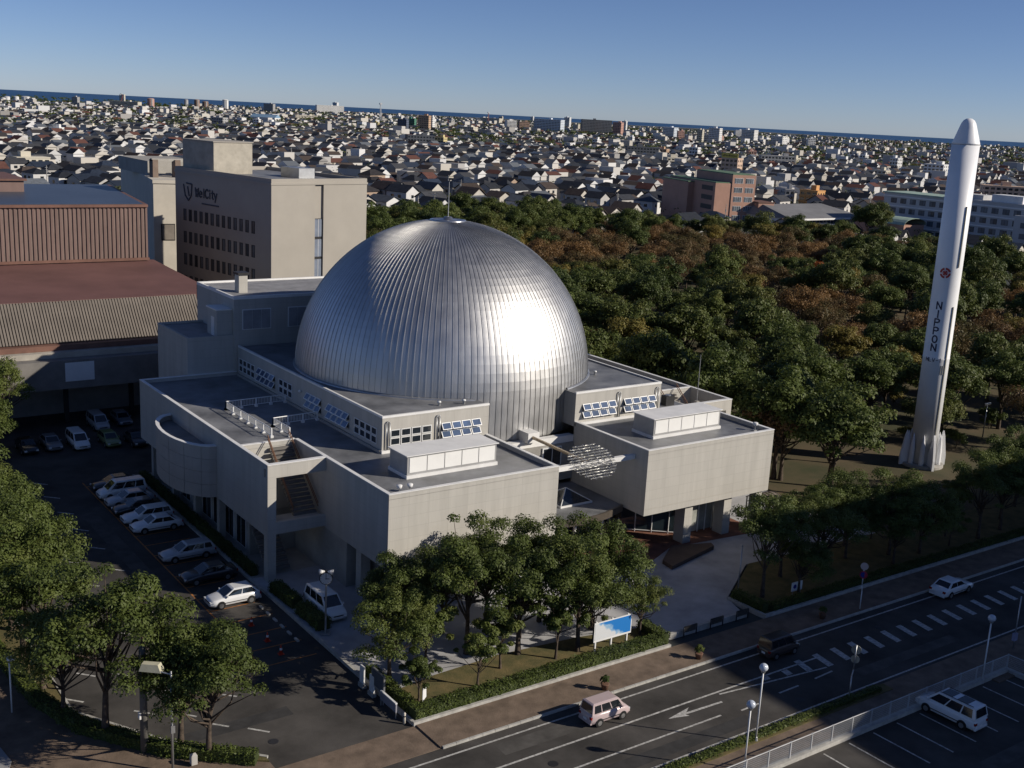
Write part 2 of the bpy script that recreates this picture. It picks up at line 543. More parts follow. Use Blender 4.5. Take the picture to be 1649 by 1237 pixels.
# white dashes of the middle bays
rngp = random.Random(5)
segs = []
for yy in [44.6, 39.9, 34.9, 29.9, 24.9, 19.4, 14.6, 9.8, 4.9, 0, -5]:
    segs.append((-15.7, yy + 0.6, -14.5, yy - 0.6))
for yy in [22.6, 17.2, 12, 7, 2.2, -3]:
    segs.append((-18.3, yy + 0.55, -17.2, yy - 0.55))
for (x, y) in [(-23.8, 9.1), (-22.2, 2.3), (-23.85, -0.8), (-20.4, -4.6), (-16.9, -8.4), (-14.95, -10.3), (-21.5, 7), (-20.0, 13), (-20.2, 1.2), (-18.2, -6.2)]:
    segs.append((x - 0.5, y + 0.55, x + 0.5, y - 0.55))
mark('parking_dash', segs, 0.16, PAINTW)
mark('left_bay_line', [(-24.2, 12.0, -20.2, 12.4), (-24.0, 4.4, -20.4, 5.6)], 0.12, PAINTO, 0.0115)
# opposite car park bays
mark('opposite_bay_line', [(14.8 + 2.52 * k, -31.0, 14.8 + 2.52 * k + 0.1, -35.3) for k in range(9)], 0.13, PAINTW, 0.012)
for k in range(11):
    MB().box(-7.62, -7.45, 6.25 - 1.3 * k, 6.85 - 1.3 * k, 0.005, 0.13).obj('wheel_stop', KERB, label='pale concrete wheel stop at the head of a parking bay by the museum', cat='wheel stop', group='wheel stops in the museum bays') if k < 6 else None
MB().lathe([(0.33, 0), (0.33, 0.012)], 16).obj('manhole_cover', DARK, loc=(-14.7, -12.0, 0.006), label='dark round manhole cover in the asphalt by the driveway', cat='manhole')

# ============================================================ MUSEUM
MU = thing('science_museum', 'beige concrete science museum with a big silver dome and boxy wings', 'museum')
ZR, ZD, ZO, ZU = 10.29, 9.85, 4.05, 13.18
SYM = 42.86

def P(name, mb, m=CONC, smooth=False, parent=None, **kw):
    return mb.obj(name, m, parent or MU, smooth, **kw)

PARA = 0.28

def parapet(fx, x0, y0, x1, y1, z=ZR, zd=ZD, inner=1):
    """low wall along one roof edge, with a metal coping"""
    mb = MB()
    cp = MB()
    t = PARA
    if abs(y1 - y0) < 1e-6:
        ya, yb = (y0, y0 + t) if inner > 0 else (y0 - t, y0)
        mb.box(fx(x0), fx(x1), ya, yb, zd - 0.02, z - 0.06)
        cp.box(fx(x0 - 0.03), fx(x1 + 0.03), ya - 0.03, yb + 0.02, z - 0.06, z)
    else:
        xa, xb = (x0, x0 + t) if inner > 0 else (x0 - t, x0)
        mb.box(fx(xa), fx(xb), y0, y1, zd - 0.02, z - 0.06)
        cp.box(fx(xa - 0.03), fx(xb + 0.02), y0, y1, z - 0.061, z - 0.001)
    p = P('parapet', mb)
    P('coping', cp, COPE, parent=p)

WINF = MB()
for (a, b, c, d) in ((0, 0.96, 0.0, 0.07), (0, 0.96, 0.6, 0.67), (0, 0.07, 0.07, 0.6), (0.89, 0.96, 0.07, 0.6)):
    WINF.box(a, b, -0.06, 0.0, c, d)
WINF = WINF.mesh('window_frame', WHITE_M)
WINP = MB().box(0.07, 0.89, -0.025, -0.004, 0.07, 0.6).mesh('pane', GLASS)
WINPO = MB().box(0.07, 0.89, -0.045, -0.02, 0.07, 0.6).mesh('pane', GLASSB)
STAY = MB().tube((0.03, -0.01, 0.05), (0.03, 0.33, 0.06), 0.015, n=5).tube((0.93, -0.01, 0.05), (0.93, 0.33, 0.06), 0.015, n=5).mesh('stay', STEEL)
HOLE = MB().box(0.05, 0.91, -0.001, 0.02, 0.07, 0.6).mesh('opening', DARK)

def window_group(origin, rz, opened, n=4, pitch=1.06):
    """2 rows of small windows, closed or propped open like awnings; local x runs along the wall"""
    ca, sa = math.cos(rz), math.sin(rz)
    for row in range(2):
        for k in range(n):
            lx, lz = k * pitch, row * 0.74
            loc = (origin[0] + ca * lx, origin[1] + sa * lx, origin[2] + lz)
            o = link('window', WINF, MU, loc)
            o.rotation_euler = (math.radians(-33) if opened else 0, 0, rz)
            if opened:
                # hinge at the top: shift so the top edge stays at the wall
                t = math.radians(33)
                h = 0.67
                dy, dz = -math.sin(t) * h, h - math.cos(t) * h
                o.location = (loc[0] - sa * dy, loc[1] + ca * dy, loc[2] + dz)
                o.rotation_euler = (-t, 0, rz)
                h_ = link('window_opening', HOLE, MU, (loc[0] + sa * 0.012, loc[1] - ca * 0.012, loc[2]), rz)
                link('stay', STAY, o)
            link('pane', WINPO if opened else WINP, o)

def pipe_arch(x, y, rz, z0, z1):
    mb = MB()
    pts = [(0, -0.12, z0), (0, -0.12, z1 - 0.2)] + [(0.16 - 0.16 * math.cos(a), -0.12, z1 - 0.2 + 0.2 * math.sin(a)) for a in [PI * k / 6 for k in range(1, 7)]] + [(0.32, -0.12, z0)]
    mb.path(pts, 0.055, 7)
    P('vent_pipe', mb, STEEL, smooth=True).matrix_local = Matrix.Translation((x, y, 0)) @ Matrix.Rotation(rz, 4, 'Z')

def side(sd):
    fx = (lambda x: x) if sd == 0 else (lambda x: SYM - x)
    # ---- front wing (upper storeys, overhanging)
    P('wing_wall', MB().box(fx(0), fx(16.37), 0, 10.75, ZO, ZD))
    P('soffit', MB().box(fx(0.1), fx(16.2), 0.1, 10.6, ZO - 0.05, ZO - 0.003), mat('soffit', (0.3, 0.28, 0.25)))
    P('roof_deck', MB().box(fx(0.28), fx(16.09), 0.28, 10.74, ZD, ZD + 0.02), DECK)
    parapet(fx, 0, 0, 16.37, 0)
    parapet(fx, 0, PARA, 0, 16.8 if sd == 0 else 10.75)
    parapet(fx, 16.37, PARA, 16.37, 10.75, inner=-1)
    # faint cast joint, a slightly darker beige, near the foot of the wing
    P('wall_joint', MB().box(fx(0.02), fx(16.3), -0.008, 0.01, ZO + 0.62, ZO + 0.65), mat('joint_beige', (0.41, 0.385, 0.34)))
    # roof light box
    lb = P('roof_light', MB().box(fx(3.75), fx(12.45), 3.75, 6.6, 10.15, 11.75), mat('roof_light_metal', (0.36, 0.36, 0.36), rough=0.5, metal=0.2))
    MB().box(fx(3.6), fx(12.6), 3.6, 6.75, 11.75, 11.82).obj('cap', COPE, lb)
    MB().box(fx(3.65), fx(12.55), 3.62, 6.7, ZD + 0.02, 10.15).obj('base', WHITE, lb)
    for k in range(5):
        a = 3.95 + k * 1.68
        MB().box(fx(a), fx(a + 1.6), 3.71, 3.76, 10.35, 11.6).obj('light_panel', mat('translucent_panel', (0.8, 0.8, 0.78), rough=0.35, var=0.03, spec=0.6), lb)
    # ---- raised block round the dome
    P('upper_wall', MB().box(fx(5.3), fx(16.37), 10.75, 42.7, ZD - 0.1, 13.0))
    P('upper_deck', MB().box(fx(5.45), fx(16.37), 10.9, 42.6, 13.0, 13.03), DECK)
    for (a, b, c, d) in ((5.28, 16.38, 10.72, 10.95), (5.28, 5.5, 10.951, 42.7)):
        P('coping', MB().box(fx(a), fx(b), c, d, 12.99, ZU), COPE)
    P('base_upstand', MB().box(fx(5.2), fx(16.37), 10.55, 10.745, ZD + 0.02, 10.13), WHITE)
    P('base_upstand', MB().box(fx(5.1), fx(5.295), 10.76, 42.6, ZD + 0.02, 10.11), CONC2)
    y = 10.75
    if sd == 0:
        window_group((6.1, y - 0.005, 10.47), 0, False)
        window_group((11.25, y - 0.005, 10.47), 0, True)
        pipe_arch(5.66, y, 0, 10.05, 12.7)
        pipe_arch(10.72, y, 0, 10.05, 12.7)
    else:
        window_group((27.35, y - 0.005, 10.47), 0, True)
        window_group((32.6, y - 0.005, 10.47), 0, True)
        pipe_arch(31.75, y, 0, 10.05, 12.7)
        pipe_arch(36.85, y, 0, 10.05, 12.7)
    if sd == 0:
        for y0, op in ((15.8, False), (21.0, True), (25.6, True), (32.0, False), (37.2, True), (42.3, False)):
            window_group((5.295, y0, 10.47), -PI / 2, op, 3 if y0 in (25.6, 32.0) else 4)
        P('wall_lamp', MB().lathe([(0.02, 0), (0.16, 0.05), (0.16, 0.2), (0.02, 0.28)], 10), WHITE, smooth=True, loc=(5.15, 26.9, 11.6))
    # ---- outer rear block
    P('block_wall', MB().box(fx(-5.21), fx(5.28), 16.8, 43.18, ZO, ZD))
    P('block_deck', MB().box(fx(-4.93), fx(5.29), 17.08, 42.9, ZD, ZD + 0.021), DECK)
    P('link_wall', MB().box(fx(0.0), fx(5.28), 10.752, 16.798, ZO, ZD))
    P('link_deck', MB().box(fx(0.28), fx(5.29), 10.75, 17.079, ZD, ZD + 0.019), DECK)
    parapet(fx, -5.21, 11.1, -5.21, 43.18)
    parapet(fx, -4.93, 16.8, 0.0, 16.8)
    parapet(fx, -4.93, 43.18, 5.2, 43.18, inner=-1)
    # stair frame
    P('frame_beam', MB().box(fx(-5.21), fx(-0.002), 10.71, 11.1, 9.1, ZR - 0.06))
    P('coping', MB().box(fx(-5.24), fx(-0.002), 10.68, 11.13, ZR - 0.06, ZR), COPE)
    P('frame_beam', MB().box(fx(-4.46), fx(-0.002), 10.71, 11.1, 4.2, 5.2))
    P('frame_column', MB().box(fx(-5.21), fx(-4.46), 10.712, 11.45, 0, 9.1))
    P('stair_side_wall', MB().box(fx(-5.21), fx(-4.95), 11.45, 16.8, ZO, ZD))
    # stairs inside the frame
    st = MB()
    for k in range(16):
        st.box(fx(-4.8), fx(-2.7), 16.6 - k * 0.32, 16.9 - k * 0.32, 4.9 - k * 0.29, 5.15 - k * 0.29)
        st.box(fx(-2.5), fx(-0.4), 11.6 + k * 0.32, 11.9 + k * 0.32, 5.2 + k * 0.29, 5.42 + k * 0.29)
    P('stair_flight', st, mat('stair_concrete_shaded', (0.16, 0.15, 0.14)))  # steps darkened in colour to stand for the stairwell's shade
    P('stair_landing', MB().box(fx(-4.8), fx(-0.3), 11.1, 12.4, 5.05, 5.199), CONC2)
    for (a, b) in (((-2.6, 11.4, 6.1), (-2.6, 16.7, 10.9)), ((-0.35, 11.4, 6.1), (-0.35, 17.4, 11.0))):
        q = MB()
        q.tube((fx(a[0]), a[1], a[2]), (fx(b[0]), b[1], b[2]), 0.05, n=6)
        q.tube((fx(a[0]), a[1], a[2] - 0.3), (fx(b[0]), b[1], b[2] - 0.3), 0.05, n=4)
        P('stair_handrail', q, mat('rust_brown_paint', (0.19, 0.1, 0.06), rough=0.6))
    # ---- ground storey
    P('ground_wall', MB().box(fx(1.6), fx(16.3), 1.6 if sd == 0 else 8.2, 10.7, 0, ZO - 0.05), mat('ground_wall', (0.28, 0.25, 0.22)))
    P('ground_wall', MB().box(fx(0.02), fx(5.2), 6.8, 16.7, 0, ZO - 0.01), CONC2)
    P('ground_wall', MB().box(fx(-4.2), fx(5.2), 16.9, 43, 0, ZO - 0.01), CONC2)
    for k in range(9):
        y0 = 17.6 + k * 2.75
        w_ = P('ground_window', MB().box(fx(-4.26), fx(-4.19), y0, y0 + 2.1, 0.5, 3.2), WHITE_M)
        MB().box(fx(-4.28), fx(-4.27), y0 + 0.08, y0 + 1.0, 0.58, 3.12).box(fx(-4.28), fx(-4.27), y0 + 1.1, y0 + 2.02, 0.58, 3.12).obj('pane', GLASS, w_)
    for yy in (21.5, 27.5, 33.5, 39.5):
        P('column', MB().box(fx(-5.15), fx(-4.55), yy, yy + 0.6, 0, ZO - 0.01), CONC2)
    for (cx, cy) in ((0.35, 0.4), (0.35, 4.9), (5.2, 0.6), (10.2, 0.6)) if sd == 0 else ((0.35, 0.4), (0.35, 4.9)):
        P('column', MB().box(fx(cx), fx(cx + 0.85), cy, cy + 0.85, 0, ZO - 0.04), CONC)
    for k in range(4 if sd == 0 else 0):
        a = 2.2 + k * 3.4
        g = P('shopfront', MB().box(fx(a), fx(a + 3.2), 1.5, 1.58, 0.15, 3.9), WHITE_M)
        for j in range(3):
            MB().box(fx(a + 0.08 + j * 1.04), fx(a + 1.04 + j * 1.04), 1.47, 1.496, 0.3, 3.8).obj('pane', GLASS, g)

side(0)
side(1)
# rounded bay on the car-park side, clad in courses of panels
def bay():
    cy, hw, dp = 28.0, 6.1, 2.75
    z0, z1 = 4.1, 8.85
    courses = 4
    N = 14
    ang = [PI / 2 + PI * k / N for k in range(N + 1)]
    pt = lambda a, s=1.0: (-5.21 + math.cos(a) * dp * s, cy + math.sin(a) * hw * s)
    for c in range(courses):
        za, zb = z0 + (z1 - z0) * c / courses + 0.012, z0 + (z1 - z0) * (c + 1) / courses - 0.012
        for g in range(7):
            pts = [pt(ang[g * 2] + 0.004), pt(ang[g * 2 + 1]), pt(ang[g * 2 + 2] - 0.004)]
            ins = [pt(a, 0.95) for a in (ang[g * 2 + 2] - 0.004, ang[g * 2 + 1], ang[g * 2] + 0.004)]
            P('bay_panel', MB().prism(pts + ins, za, zb), mat('bay_panel', (0.44, 0.41, 0.37), var=0.05, rand=0.03))
    P('bay_core', MB().prism([pt(a, 0.955) for a in ang], z0 - 0.05, 8.3), DARK)
    P('bay_soffit', MB().prism([pt(a, 0.94) for a in ang], z0 - 0.09, z0 - 0.055), CONC2)
    P('bay_deck', MB().prism([pt(a, 0.94) for a in ang], 8.3, 8.33), DECK)
    rim = MB()
    for a, b in zip(ang[:-1], ang[1:]):
        rim.prism([pt(a, 1.01), pt(b, 1.01), pt(b, 0.9), pt(a, 0.9)], z1 - 0.012, z1 + 0.06)
    P('bay_coping', rim, COPE)
bay()
# rear blocks
P('rear_wall', MB().box(-0.1, 5.0, 43.2, 52.6, 0, 14.0))
P('rear_deck', MB().box(0.1, 5.0, 43.4, 52.4, 14.0, 14.02), DECK)
for (a, b, c, d) in ((-0.13, 5.0, 43.17, 43.4), (-0.13, 0.12, 43.401, 52.6), (0.121, 5.0, 52.38, 52.63)):
    P('coping', MB().box(a, b, c, d, 13.95, 14.25), CONC)
P('tower_wall', MB().box(5.001, 34.0, 43.0, 54.0, 0, 18.2))
P('tower_deck', MB().box(5.2, 33.8, 43.2, 53.8, 18.2, 18.22), mat('pale_deck', (0.27, 0.27, 0.28), var=0.15))
for (a, b, c, d) in ((4.97, 34.0, 42.97, 43.22), (4.97, 5.2, 43.221, 54.0), (5.201, 34.0, 53.75, 54.03)):
    P('coping', MB().box(a, b, c, d, 18.1, 18.42), COPE)
P('stair_head', MB().box(3.3, 4.99, 43.6, 46.4, 14.0, 16.9))
P('stair_head_roof', MB().box(3.2, 4.99, 43.5, 46.5, 16.9, 17.05), WHITE)
P('stair_head_door', MB().box(3.26, 3.3, 44.3, 45.2, 14.05, 16.1), WHITE_M)
for a in (5.9, 11.2):
    s_ = P('louvre_window', MB().box(a, a + 3.3, 42.94, 42.999, 14.75, 17.0), WHITE_M)
    for k in range(3):
        MB().box(a + 0.1 + k * 1.05, a + 1.1 + k * 1.05, 42.9, 42.938, 14.85, 16.9).obj('louvre', mat('louvre_grey', (0.3, 0.31, 0.33)), s_)
ch = P('roof_chimney', MB().box(6.9, 7.9, 46.3, 47.5, 18.22, 20.2), CONC)
MB().box(6.75, 8.05, 46.15, 47.65, 20.2, 20.45).obj('cap', DARK, ch)
# middle: wall below the dome, beams, entrance roof
P('middle_wall', MB().box(16.37, 26.49, 20, 42.7, 0, 13.0))
P('entrance_wall', MB().box(16.38, 26.48, 10.6, 11.2, 4.6, 8.3), mat('grey_wall', (0.3, 0.29, 0.27)))  # one even grey, darker than the beige concrete
P('dome_beam', MB().box(16.38, 26.48, 10.75, 11.5, 8.3, 8.95), WHITE)
P('dome_bracket', MB().box(20.6, 21.9, 10.2, 11.9, 8.95, 9.9), WHITE)
P('recess_window', MB().box(22.6, 24.9, 10.45, 10.59, 6.2, 8.1), WHITE_M)
for k in range(2):
    P('recess_pane', MB().box(22.75 + k * 1.05, 23.7 + k * 1.05, 10.42, 10.449, 6.3, 8.0), GLASS)
can = [(16.4, 10.6), (26.45, 10.6), (26.45, 4.6)] + [(26.3 - t * 10.0, 3.0 - math.sin(t * PI) * 1.2 - 0.3) for t in [k / 10 for k in range(11)]] + [(16.4, 3.2)]
P('entrance_roof', MB().prism(can, 3.75, 4.25), DECK)
edge = MB()
ec = [(26.3 - t * 9.9, 3.0 - math.sin(t * PI) * 1.2 - 0.34) for t in [k / 12 for k in range(13)]]
for a, b in zip(ec[:-1], ec[1:]):
    edge.prism([a, b, (b[0], b[1] + 0.2), (a[0], a[1] + 0.2)], 3.72, 4.36)
P('canopy_edge', edge, mat('bronze_metal', (0.2, 0.17, 0.14), rough=0.35, metal=0.6))
sl = P('skylight', MB().box(20.6, 24.3, 4.7, 8.0, 4.25, 4.42), WHITE)
pk = (22.4, 6.35, 5.5)
for i, (a, b) in enumerate((((20.7, 4.8), (24.2, 4.8)), ((24.2, 4.8), (24.2, 7.9)), ((24.2, 7.9), (20.7, 7.9)), ((20.7, 7.9), (20.7, 4.8)))):
    MB().add([(a[0], a[1], 4.425), (b[0], b[1], 4.425), pk], [(0, 1, 2)]).obj('pane', GLASS, sl)
fr = MB()
for a in ((20.7, 4.8), (24.2, 4.8), (24.2, 7.9), (20.7, 7.9)):
    fr.tube((a[0], a[1], 4.43), pk, 0.05, n=5)
fr.obj('glazing_bar', WHITE_M, sl)
for k in range(6):
    x = 17.2 + k * 1.6
    P('entrance_column', MB().box(x, x + 0.22, 4.2, 4.42, 0.13, 3.75), WHITE)
    d_ = P('entrance_glass', MB().box(x + 0.24, x + 1.58, 4.9, 4.96, 0.13, 3.7), GLASS)
    MB().box(x + 0.24, x + 1.58, 4.86, 4.899, 2.2, 2.32).obj('transom', WHITE_M, d_)
P('downstand', MB().box(26.2, 27.6, 2.7, 4.5, 3.0, 4.03), DARK)
# big show windows under the right wing
for k in range(4):
    x0, y0 = 29.2 + k * 1.25, 6.4 - k * 1.02
    x1, y1 = x0 + 1.2, y0 - 0.98
    g = P('show_window', MB().slab((x0, y0, 0.3), (x1, y1, 0.3), (x1, y1, 3.9), (x0, y0, 3.9), 0.03), glass('show_glass', (0.05, 0.075, 0.09)))
    MB().tube((x0, y0 - 0.03, 0.13), (x0, y0 - 0.03, 4.0), 0.06, n=6).tube((x0, y0 - 0.03, 0.3), (x1, y1 - 0.03, 0.3), 0.06, n=6).obj('mullion', WHITE_M, g)
for k in range(5):
    x0 = 35.0 + k * 0.95
    g = P('show_window', MB().box(x0, x0 + 0.9, 2.4, 2.45, 0.25, 3.7), glass('pale_glass', (0.35, 0.36, 0.33)))
    MB().box(x0 - 0.05, x0 + 0.03, 2.34, 2.399, 0.14, 3.9).obj('mullion', WHITE_M, g)
P('display_plinth', MB().lathe([(1.7, 0), (1.8, 0.15), (1.5, 0.5)], 20, (31.3, 7.8, 0.14)), WHITE)
for (x, y) in ((32.3, 0.6), (37.5, 0.6)):
    P('wide_pillar', MB().box(x, x + 1.0, y, y + 1.3, 0.13, ZO - 0.04), CONC)
pl_ = MB()
pl_.prism([(27.0, -3.7), (34.0, -1.9), (34.3, -1.2), (30.4, 0.1), (27.2, -2.2)], 0.13, 0.5)
pl_.obj('stone_planter', mat('planter_brown', (0.1, 0.07, 0.055), rough=0.8), label='low brown stone planter sweeping in front of the museum entrance', cat='planter')
# small vault-roofed shelter beside the right wing
sh = thing('shelter', 'small vaulted shelter with a brown ribbed roof at the right wing', 'shelter', (41.9, -0.9, 0.12))
vb = MB()
for k in range(8):
    t0, t1 = k / 8, (k + 1) / 8
    z = lambda t: 2.75 + math.sin(t * PI) * 0.5
    vb.slab((0, t0 * 2.8, z(t0)), (2.7, t0 * 2.8, z(t0)), (2.7, t1 * 2.8, z(t1)), (0, t1 * 2.8, z(t1)), 0.05)
vb.obj('roof', mat('shelter_roof', (0.24, 0.2, 0.165), rough=0.5), sh)
for k in range(6):
    rb = MB()
    x = 0.1 + k * 0.5
    for j in range(8):
        t0, t1 = j / 8, (j + 1) / 8
        rb.tube((x, t0 * 2.8, 2.82 + math.sin(t0 * PI) * 0.5), (x, t1 * 2.8, 2.82 + math.sin(t1 * PI) * 0.5), 0.04, n=5)
    rb.obj('rib', mat('shelter_rib', (0.3, 0.26, 0.22)), sh)
for (x, y) in ((0.1, 0.1), (2.6, 0.1), (0.1, 2.7), (2.6, 2.7)):
    MB().tube((x, y, 0), (x, y, 2.8), 0.06).obj('post', DARK, sh)

# roof railing
def railing(pts, feet=True):
    r = MB()
    for a, b in zip(pts[:-1], pts[1:]):
        r.tube((a[0], a[1], 10.72), (b[0], b[1], 10.72), 0.045, n=6)
        r.tube((a[0], a[1], 10.1), (b[0], b[1], 10.1), 0.03, n=6)
    ro = P('railing', r, WHITE_M)
    bl = MB()
    for a, b in zip(pts[:-1], pts[1:]):
        a, b = Vector((*a, 0)), Vector((*b, 0))
        L = (b - a).length
        n = max(1, round(L / 1.75))
        for k in range(n + 1):
            p = a.lerp(b, k / n)
            MB().box(-0.05, 0.05, -0.05, 0.05, ZD, 10.74).box(-0.14, 0.14, -0.14, 0.14, ZD, ZD + 0.22).obj('post', WHITE_M, ro, loc=(p.x, p.y, 0))
        n = round(L / 0.16)
        for k in range(1, n):
            p = a.lerp(b, k / n)
            bl.tube((p.x, p.y, 10.1), (p.x, p.y, 10.72), 0.016, n=4, cap=False)
    bl.obj('baluster', WHITE_M, ro, kind='stuff')
railing([(-1.15, 19.2), (-1.25, 29.6), (5.0, 29.9)])
railing([(0.4, 18.8), (0.35, 22.3), (5.0, 22.7)])
# roof clutter
for (x, y) in ((1.4, 0.9), (2.3, 0.8)):
    h = thing('roof_spotlight', 'pair-mounted white roof spotlight at the near corner of the left wing' if x < 2 else 'white roof spotlight right of its twin on the left wing', 'spotlight', (x, y, ZD + 0.02))
    MB().tube((0, 0, 0), (0, 0, 0.45), 0.04).box(-0.15, 0.15, -0.15, 0.15, 0, 0.05).obj('stand', STEEL, h)
    MB().lathe([(0.08, -0.2), (0.2, -0.1), (0.24, 0.1), (0.2, 0.14)], 12, (0, 0, 0.58)).obj('head', WHITE, h, smooth=True)
h = thing('roof_spotlight', 'white roof spotlight at the far corner of the right wing', 'spotlight', (41.9, 1.6, ZD + 0.02))
MB().tube((0, 0, 0), (0, 0, 0.5), 0.05).box(-0.3, 0.3, -0.2, 0.2, 0, 0.08).obj('stand', STEEL, h)
MB().lathe([(0.08, -0.2), (0.22, -0.1), (0.26, 0.12), (0.2, 0.16)], 12, (0, 0, 0.66)).obj('head', WHITE, h, smooth=True)
for (x, y) in ((12.0, 12.4), (33.5, 16.5), (14.4, 12.0)):
    P('roof_vent', MB().lathe([(0.12, 0), (0.12, 0.3), (0.2, 0.3), (0.16, 0.42)], 10), WHITE_M, smooth=True, loc=(x, y, 13.03))
for k in range(6):
    P('roof_vent', MB().lathe([(0.1, 0), (0.1, 0.35), (0.17, 0.35), (0.14, 0.45)], 8), WHITE_M, smooth=True, loc=(45.6, 33 - k * 2.6, 9.9))
an = thing('radio_mast', 'thin roof aerial on the right wing in front of the trees', 'mast', (44.6, 12.5, ZD))
MB().tube((0, 0, 0), (0, 0, 5.2), 0.045, 0.03, n=6).obj('pole', STEEL, an)
MB().box(-0.2, 0.2, -0.2, 0.2, 0, 0.15).obj('foot', CONC2, an)
ac = P('air_conditioner', MB().box(40.2, 41.4, 12.6, 13.4, ZD + 0.02, 10.9), DARK)
MB().lathe([(0.32, 0), (0.32, 0.06)], 14, (40.8, 13.0, 10.9)).obj('fan', STEEL, ac)

# ---- the dome: meridian panels, each one an object
DC = (SYM / 2 - 0.06, 26.87, 12.9)
DR = 15.19
NP = 156
DOME = thing('dome', 'silver standing-seam metal dome rising from the museum roof', 'dome', DC)
del DOME['category'], DOME['label']
DOME.parent = MU
DOME.name = 'dome'
def dome_panel():
    prof = [(DR, -4.0), (DR, -2.0), (DR, -0.6)]
    for k in range(0, 27):
        a = math.radians(k * 83.6 / 26)
        prof.append((DR * math.cos(a), DR * math.sin(a)))
    da = 2 * PI / NP
    vs, fs = [], []
    n = 7
    for i, (r, z) in enumerate(prof):
        if i < 3: nr, nz_ = 1.0, 0.0
        else: nr, nz_ = r / DR, z / DR
        sw = min(0.02, r * da * 0.16)       # half seam width
        h = 0.045
        pillow = 0.007
        prm = [(-0.5, 0, h, -1), (-0.5, sw * 2, h, 0), (-0.5, sw * 2, 0, 0), (-0.2, 0, pillow, 0), (0.05, 0, pillow * 1.15, 0), (0.3, 0, pillow * 0.8, 0), (0.5, 0, 0, 0)]
        for (t, off, hh, _) in prm:
            ang = t * da
            rr = r + hh * nr
            zz = z + hh * nz_
            x = rr * math.cos(ang) - off * math.sin(ang)
            y = rr * math.sin(ang) + off * math.cos(ang)
            vs.append((x, y, zz))
    for i in range(len(prof) - 1):
        for j in range(n - 1):
            fs.append((i * n + j, i * n + j + 1, (i + 1) * n + j + 1, (i + 1) * n + j))
        # outer side of the seam
    return MB().add(vs, fs)
dm = bpy.data.materials.new('dome_metal')
dm.use_nodes = True
_n, _l = dm.node_tree.nodes, dm.node_tree.links
_b = _n['Principled BSDF']
_b.inputs['Metallic'].default_value = 1.0
_b.inputs['Roughness'].default_value = 0.34
_g = _n.new('ShaderNodeNewGeometry')
_oi = _n.new('ShaderNodeObjectInfo')
_mp = _n.new('ShaderNodeMapping')
_mp.inputs['Scale'].default_value = (1, 1, 0.55)
_l.new(_g.outputs['Position'], _mp.inputs['Vector'])
_nz = _n.new('ShaderNodeTexNoise')
_nz.inputs['Scale'].default_value = 0.9
_nz.inputs['Detail'].default_value = 4
_l.new(_mp.outputs[0], _nz.inputs['Vector'])
_ad = _n.new('ShaderNodeMath')
_ad.operation = 'MULTIPLY_ADD'
_ad.inputs[1].default_value = 0.35
_l.new(_oi.outputs['Random'], _ad.inputs[0])
_l.new(_nz.outputs['Fac'], _ad.inputs[2])
_rp = _n.new('ShaderNodeValToRGB')
_rp.color_ramp.elements[0].position = 0.3
_rp.color_ramp.elements[0].color = (0.5, 0.5, 0.5, 1)
_rp.color_ramp.elements[1].position = 1.0
_rp.color_ramp.elements[1].color = (0.62, 0.62, 0.62, 1)
_l.new(_ad.outputs[0], _rp.inputs[0])
_l.new(_rp.outputs[0], _b.inputs['Base Color'])
_mr = _n.new('ShaderNodeMapRange')
_mr.inputs['To Min'].default_value = 0.42
_mr.inputs['To Max'].default_value = 0.55
_l.new(_nz.outputs['Fac'], _mr.inputs['Value'])
_l.new(_mr.outputs[0], _b.inputs['Roughness'])
_nb = _n.new('ShaderNodeTexNoise')
_nb.inputs['Scale'].default_value = 1.6
_nb.inputs['Detail'].default_value = 2
_l.new(_mp.outputs[0], _nb.inputs['Vector'])
_bp = _n.new('ShaderNodeBump')
_bp.inputs['Strength'].default_value = 0.2
_bp.inputs['Distance'].default_value = 0.05
_l.new(_nb.outputs['Fac'], _bp.inputs['Height'])
_l.new(_bp.outputs[0], _b.inputs['Normal'])
dpm = dome_panel().mesh('dome_panel', dm, smooth=False)
for k in range(NP):
    link('dome_panel', dpm, DOME, None, 2 * PI * k / NP)
capz = DR * math.sin(math.radians(83.6))
capr = DR * math.cos(math.radians(83.6))
MB().lathe([(capr + 0.12, capz - 0.1), (capr + 0.14, capz + 0.12), (capr - 0.1, capz + 0.16), (capr - 0.3, capz + 0.08), (0.5, capz + 0.14), (0.4, capz + 0.4), (0.1, capz + 0.45)], 48).obj('dome_cap', mat('dome_cap', (0.55, 0.55, 0.56), rough=0.3, metal=0.9), DOME, smooth=True)
MB().tube((0, 0, capz + 0.3), (0, 0, capz + 3.9), 0.06, 0.03, n=6).obj('lightning_rod', STEEL, DOME)
fl_ = MB()
for k in range(80):
    a0, a1 = [-PI / 2 + math.radians(20.5) + math.radians(319) * t / 80 for t in (k, k + 1)]
    pr = [(DR + 0.02, 0.12), (DR + 0.24, 0.12), (DR + 0.2, 0.22), (DR + 0.05, 0.3)]
    vs = [(r * math.cos(a), r * math.sin(a), z) for a in (a0, a1) for r, z in pr]
    fl_.add(vs, [(0, 1, 5, 4), (1, 2, 6, 5), (2, 3, 7, 6)])
fl_.obj('dome_flashing', STEEL, DOME)

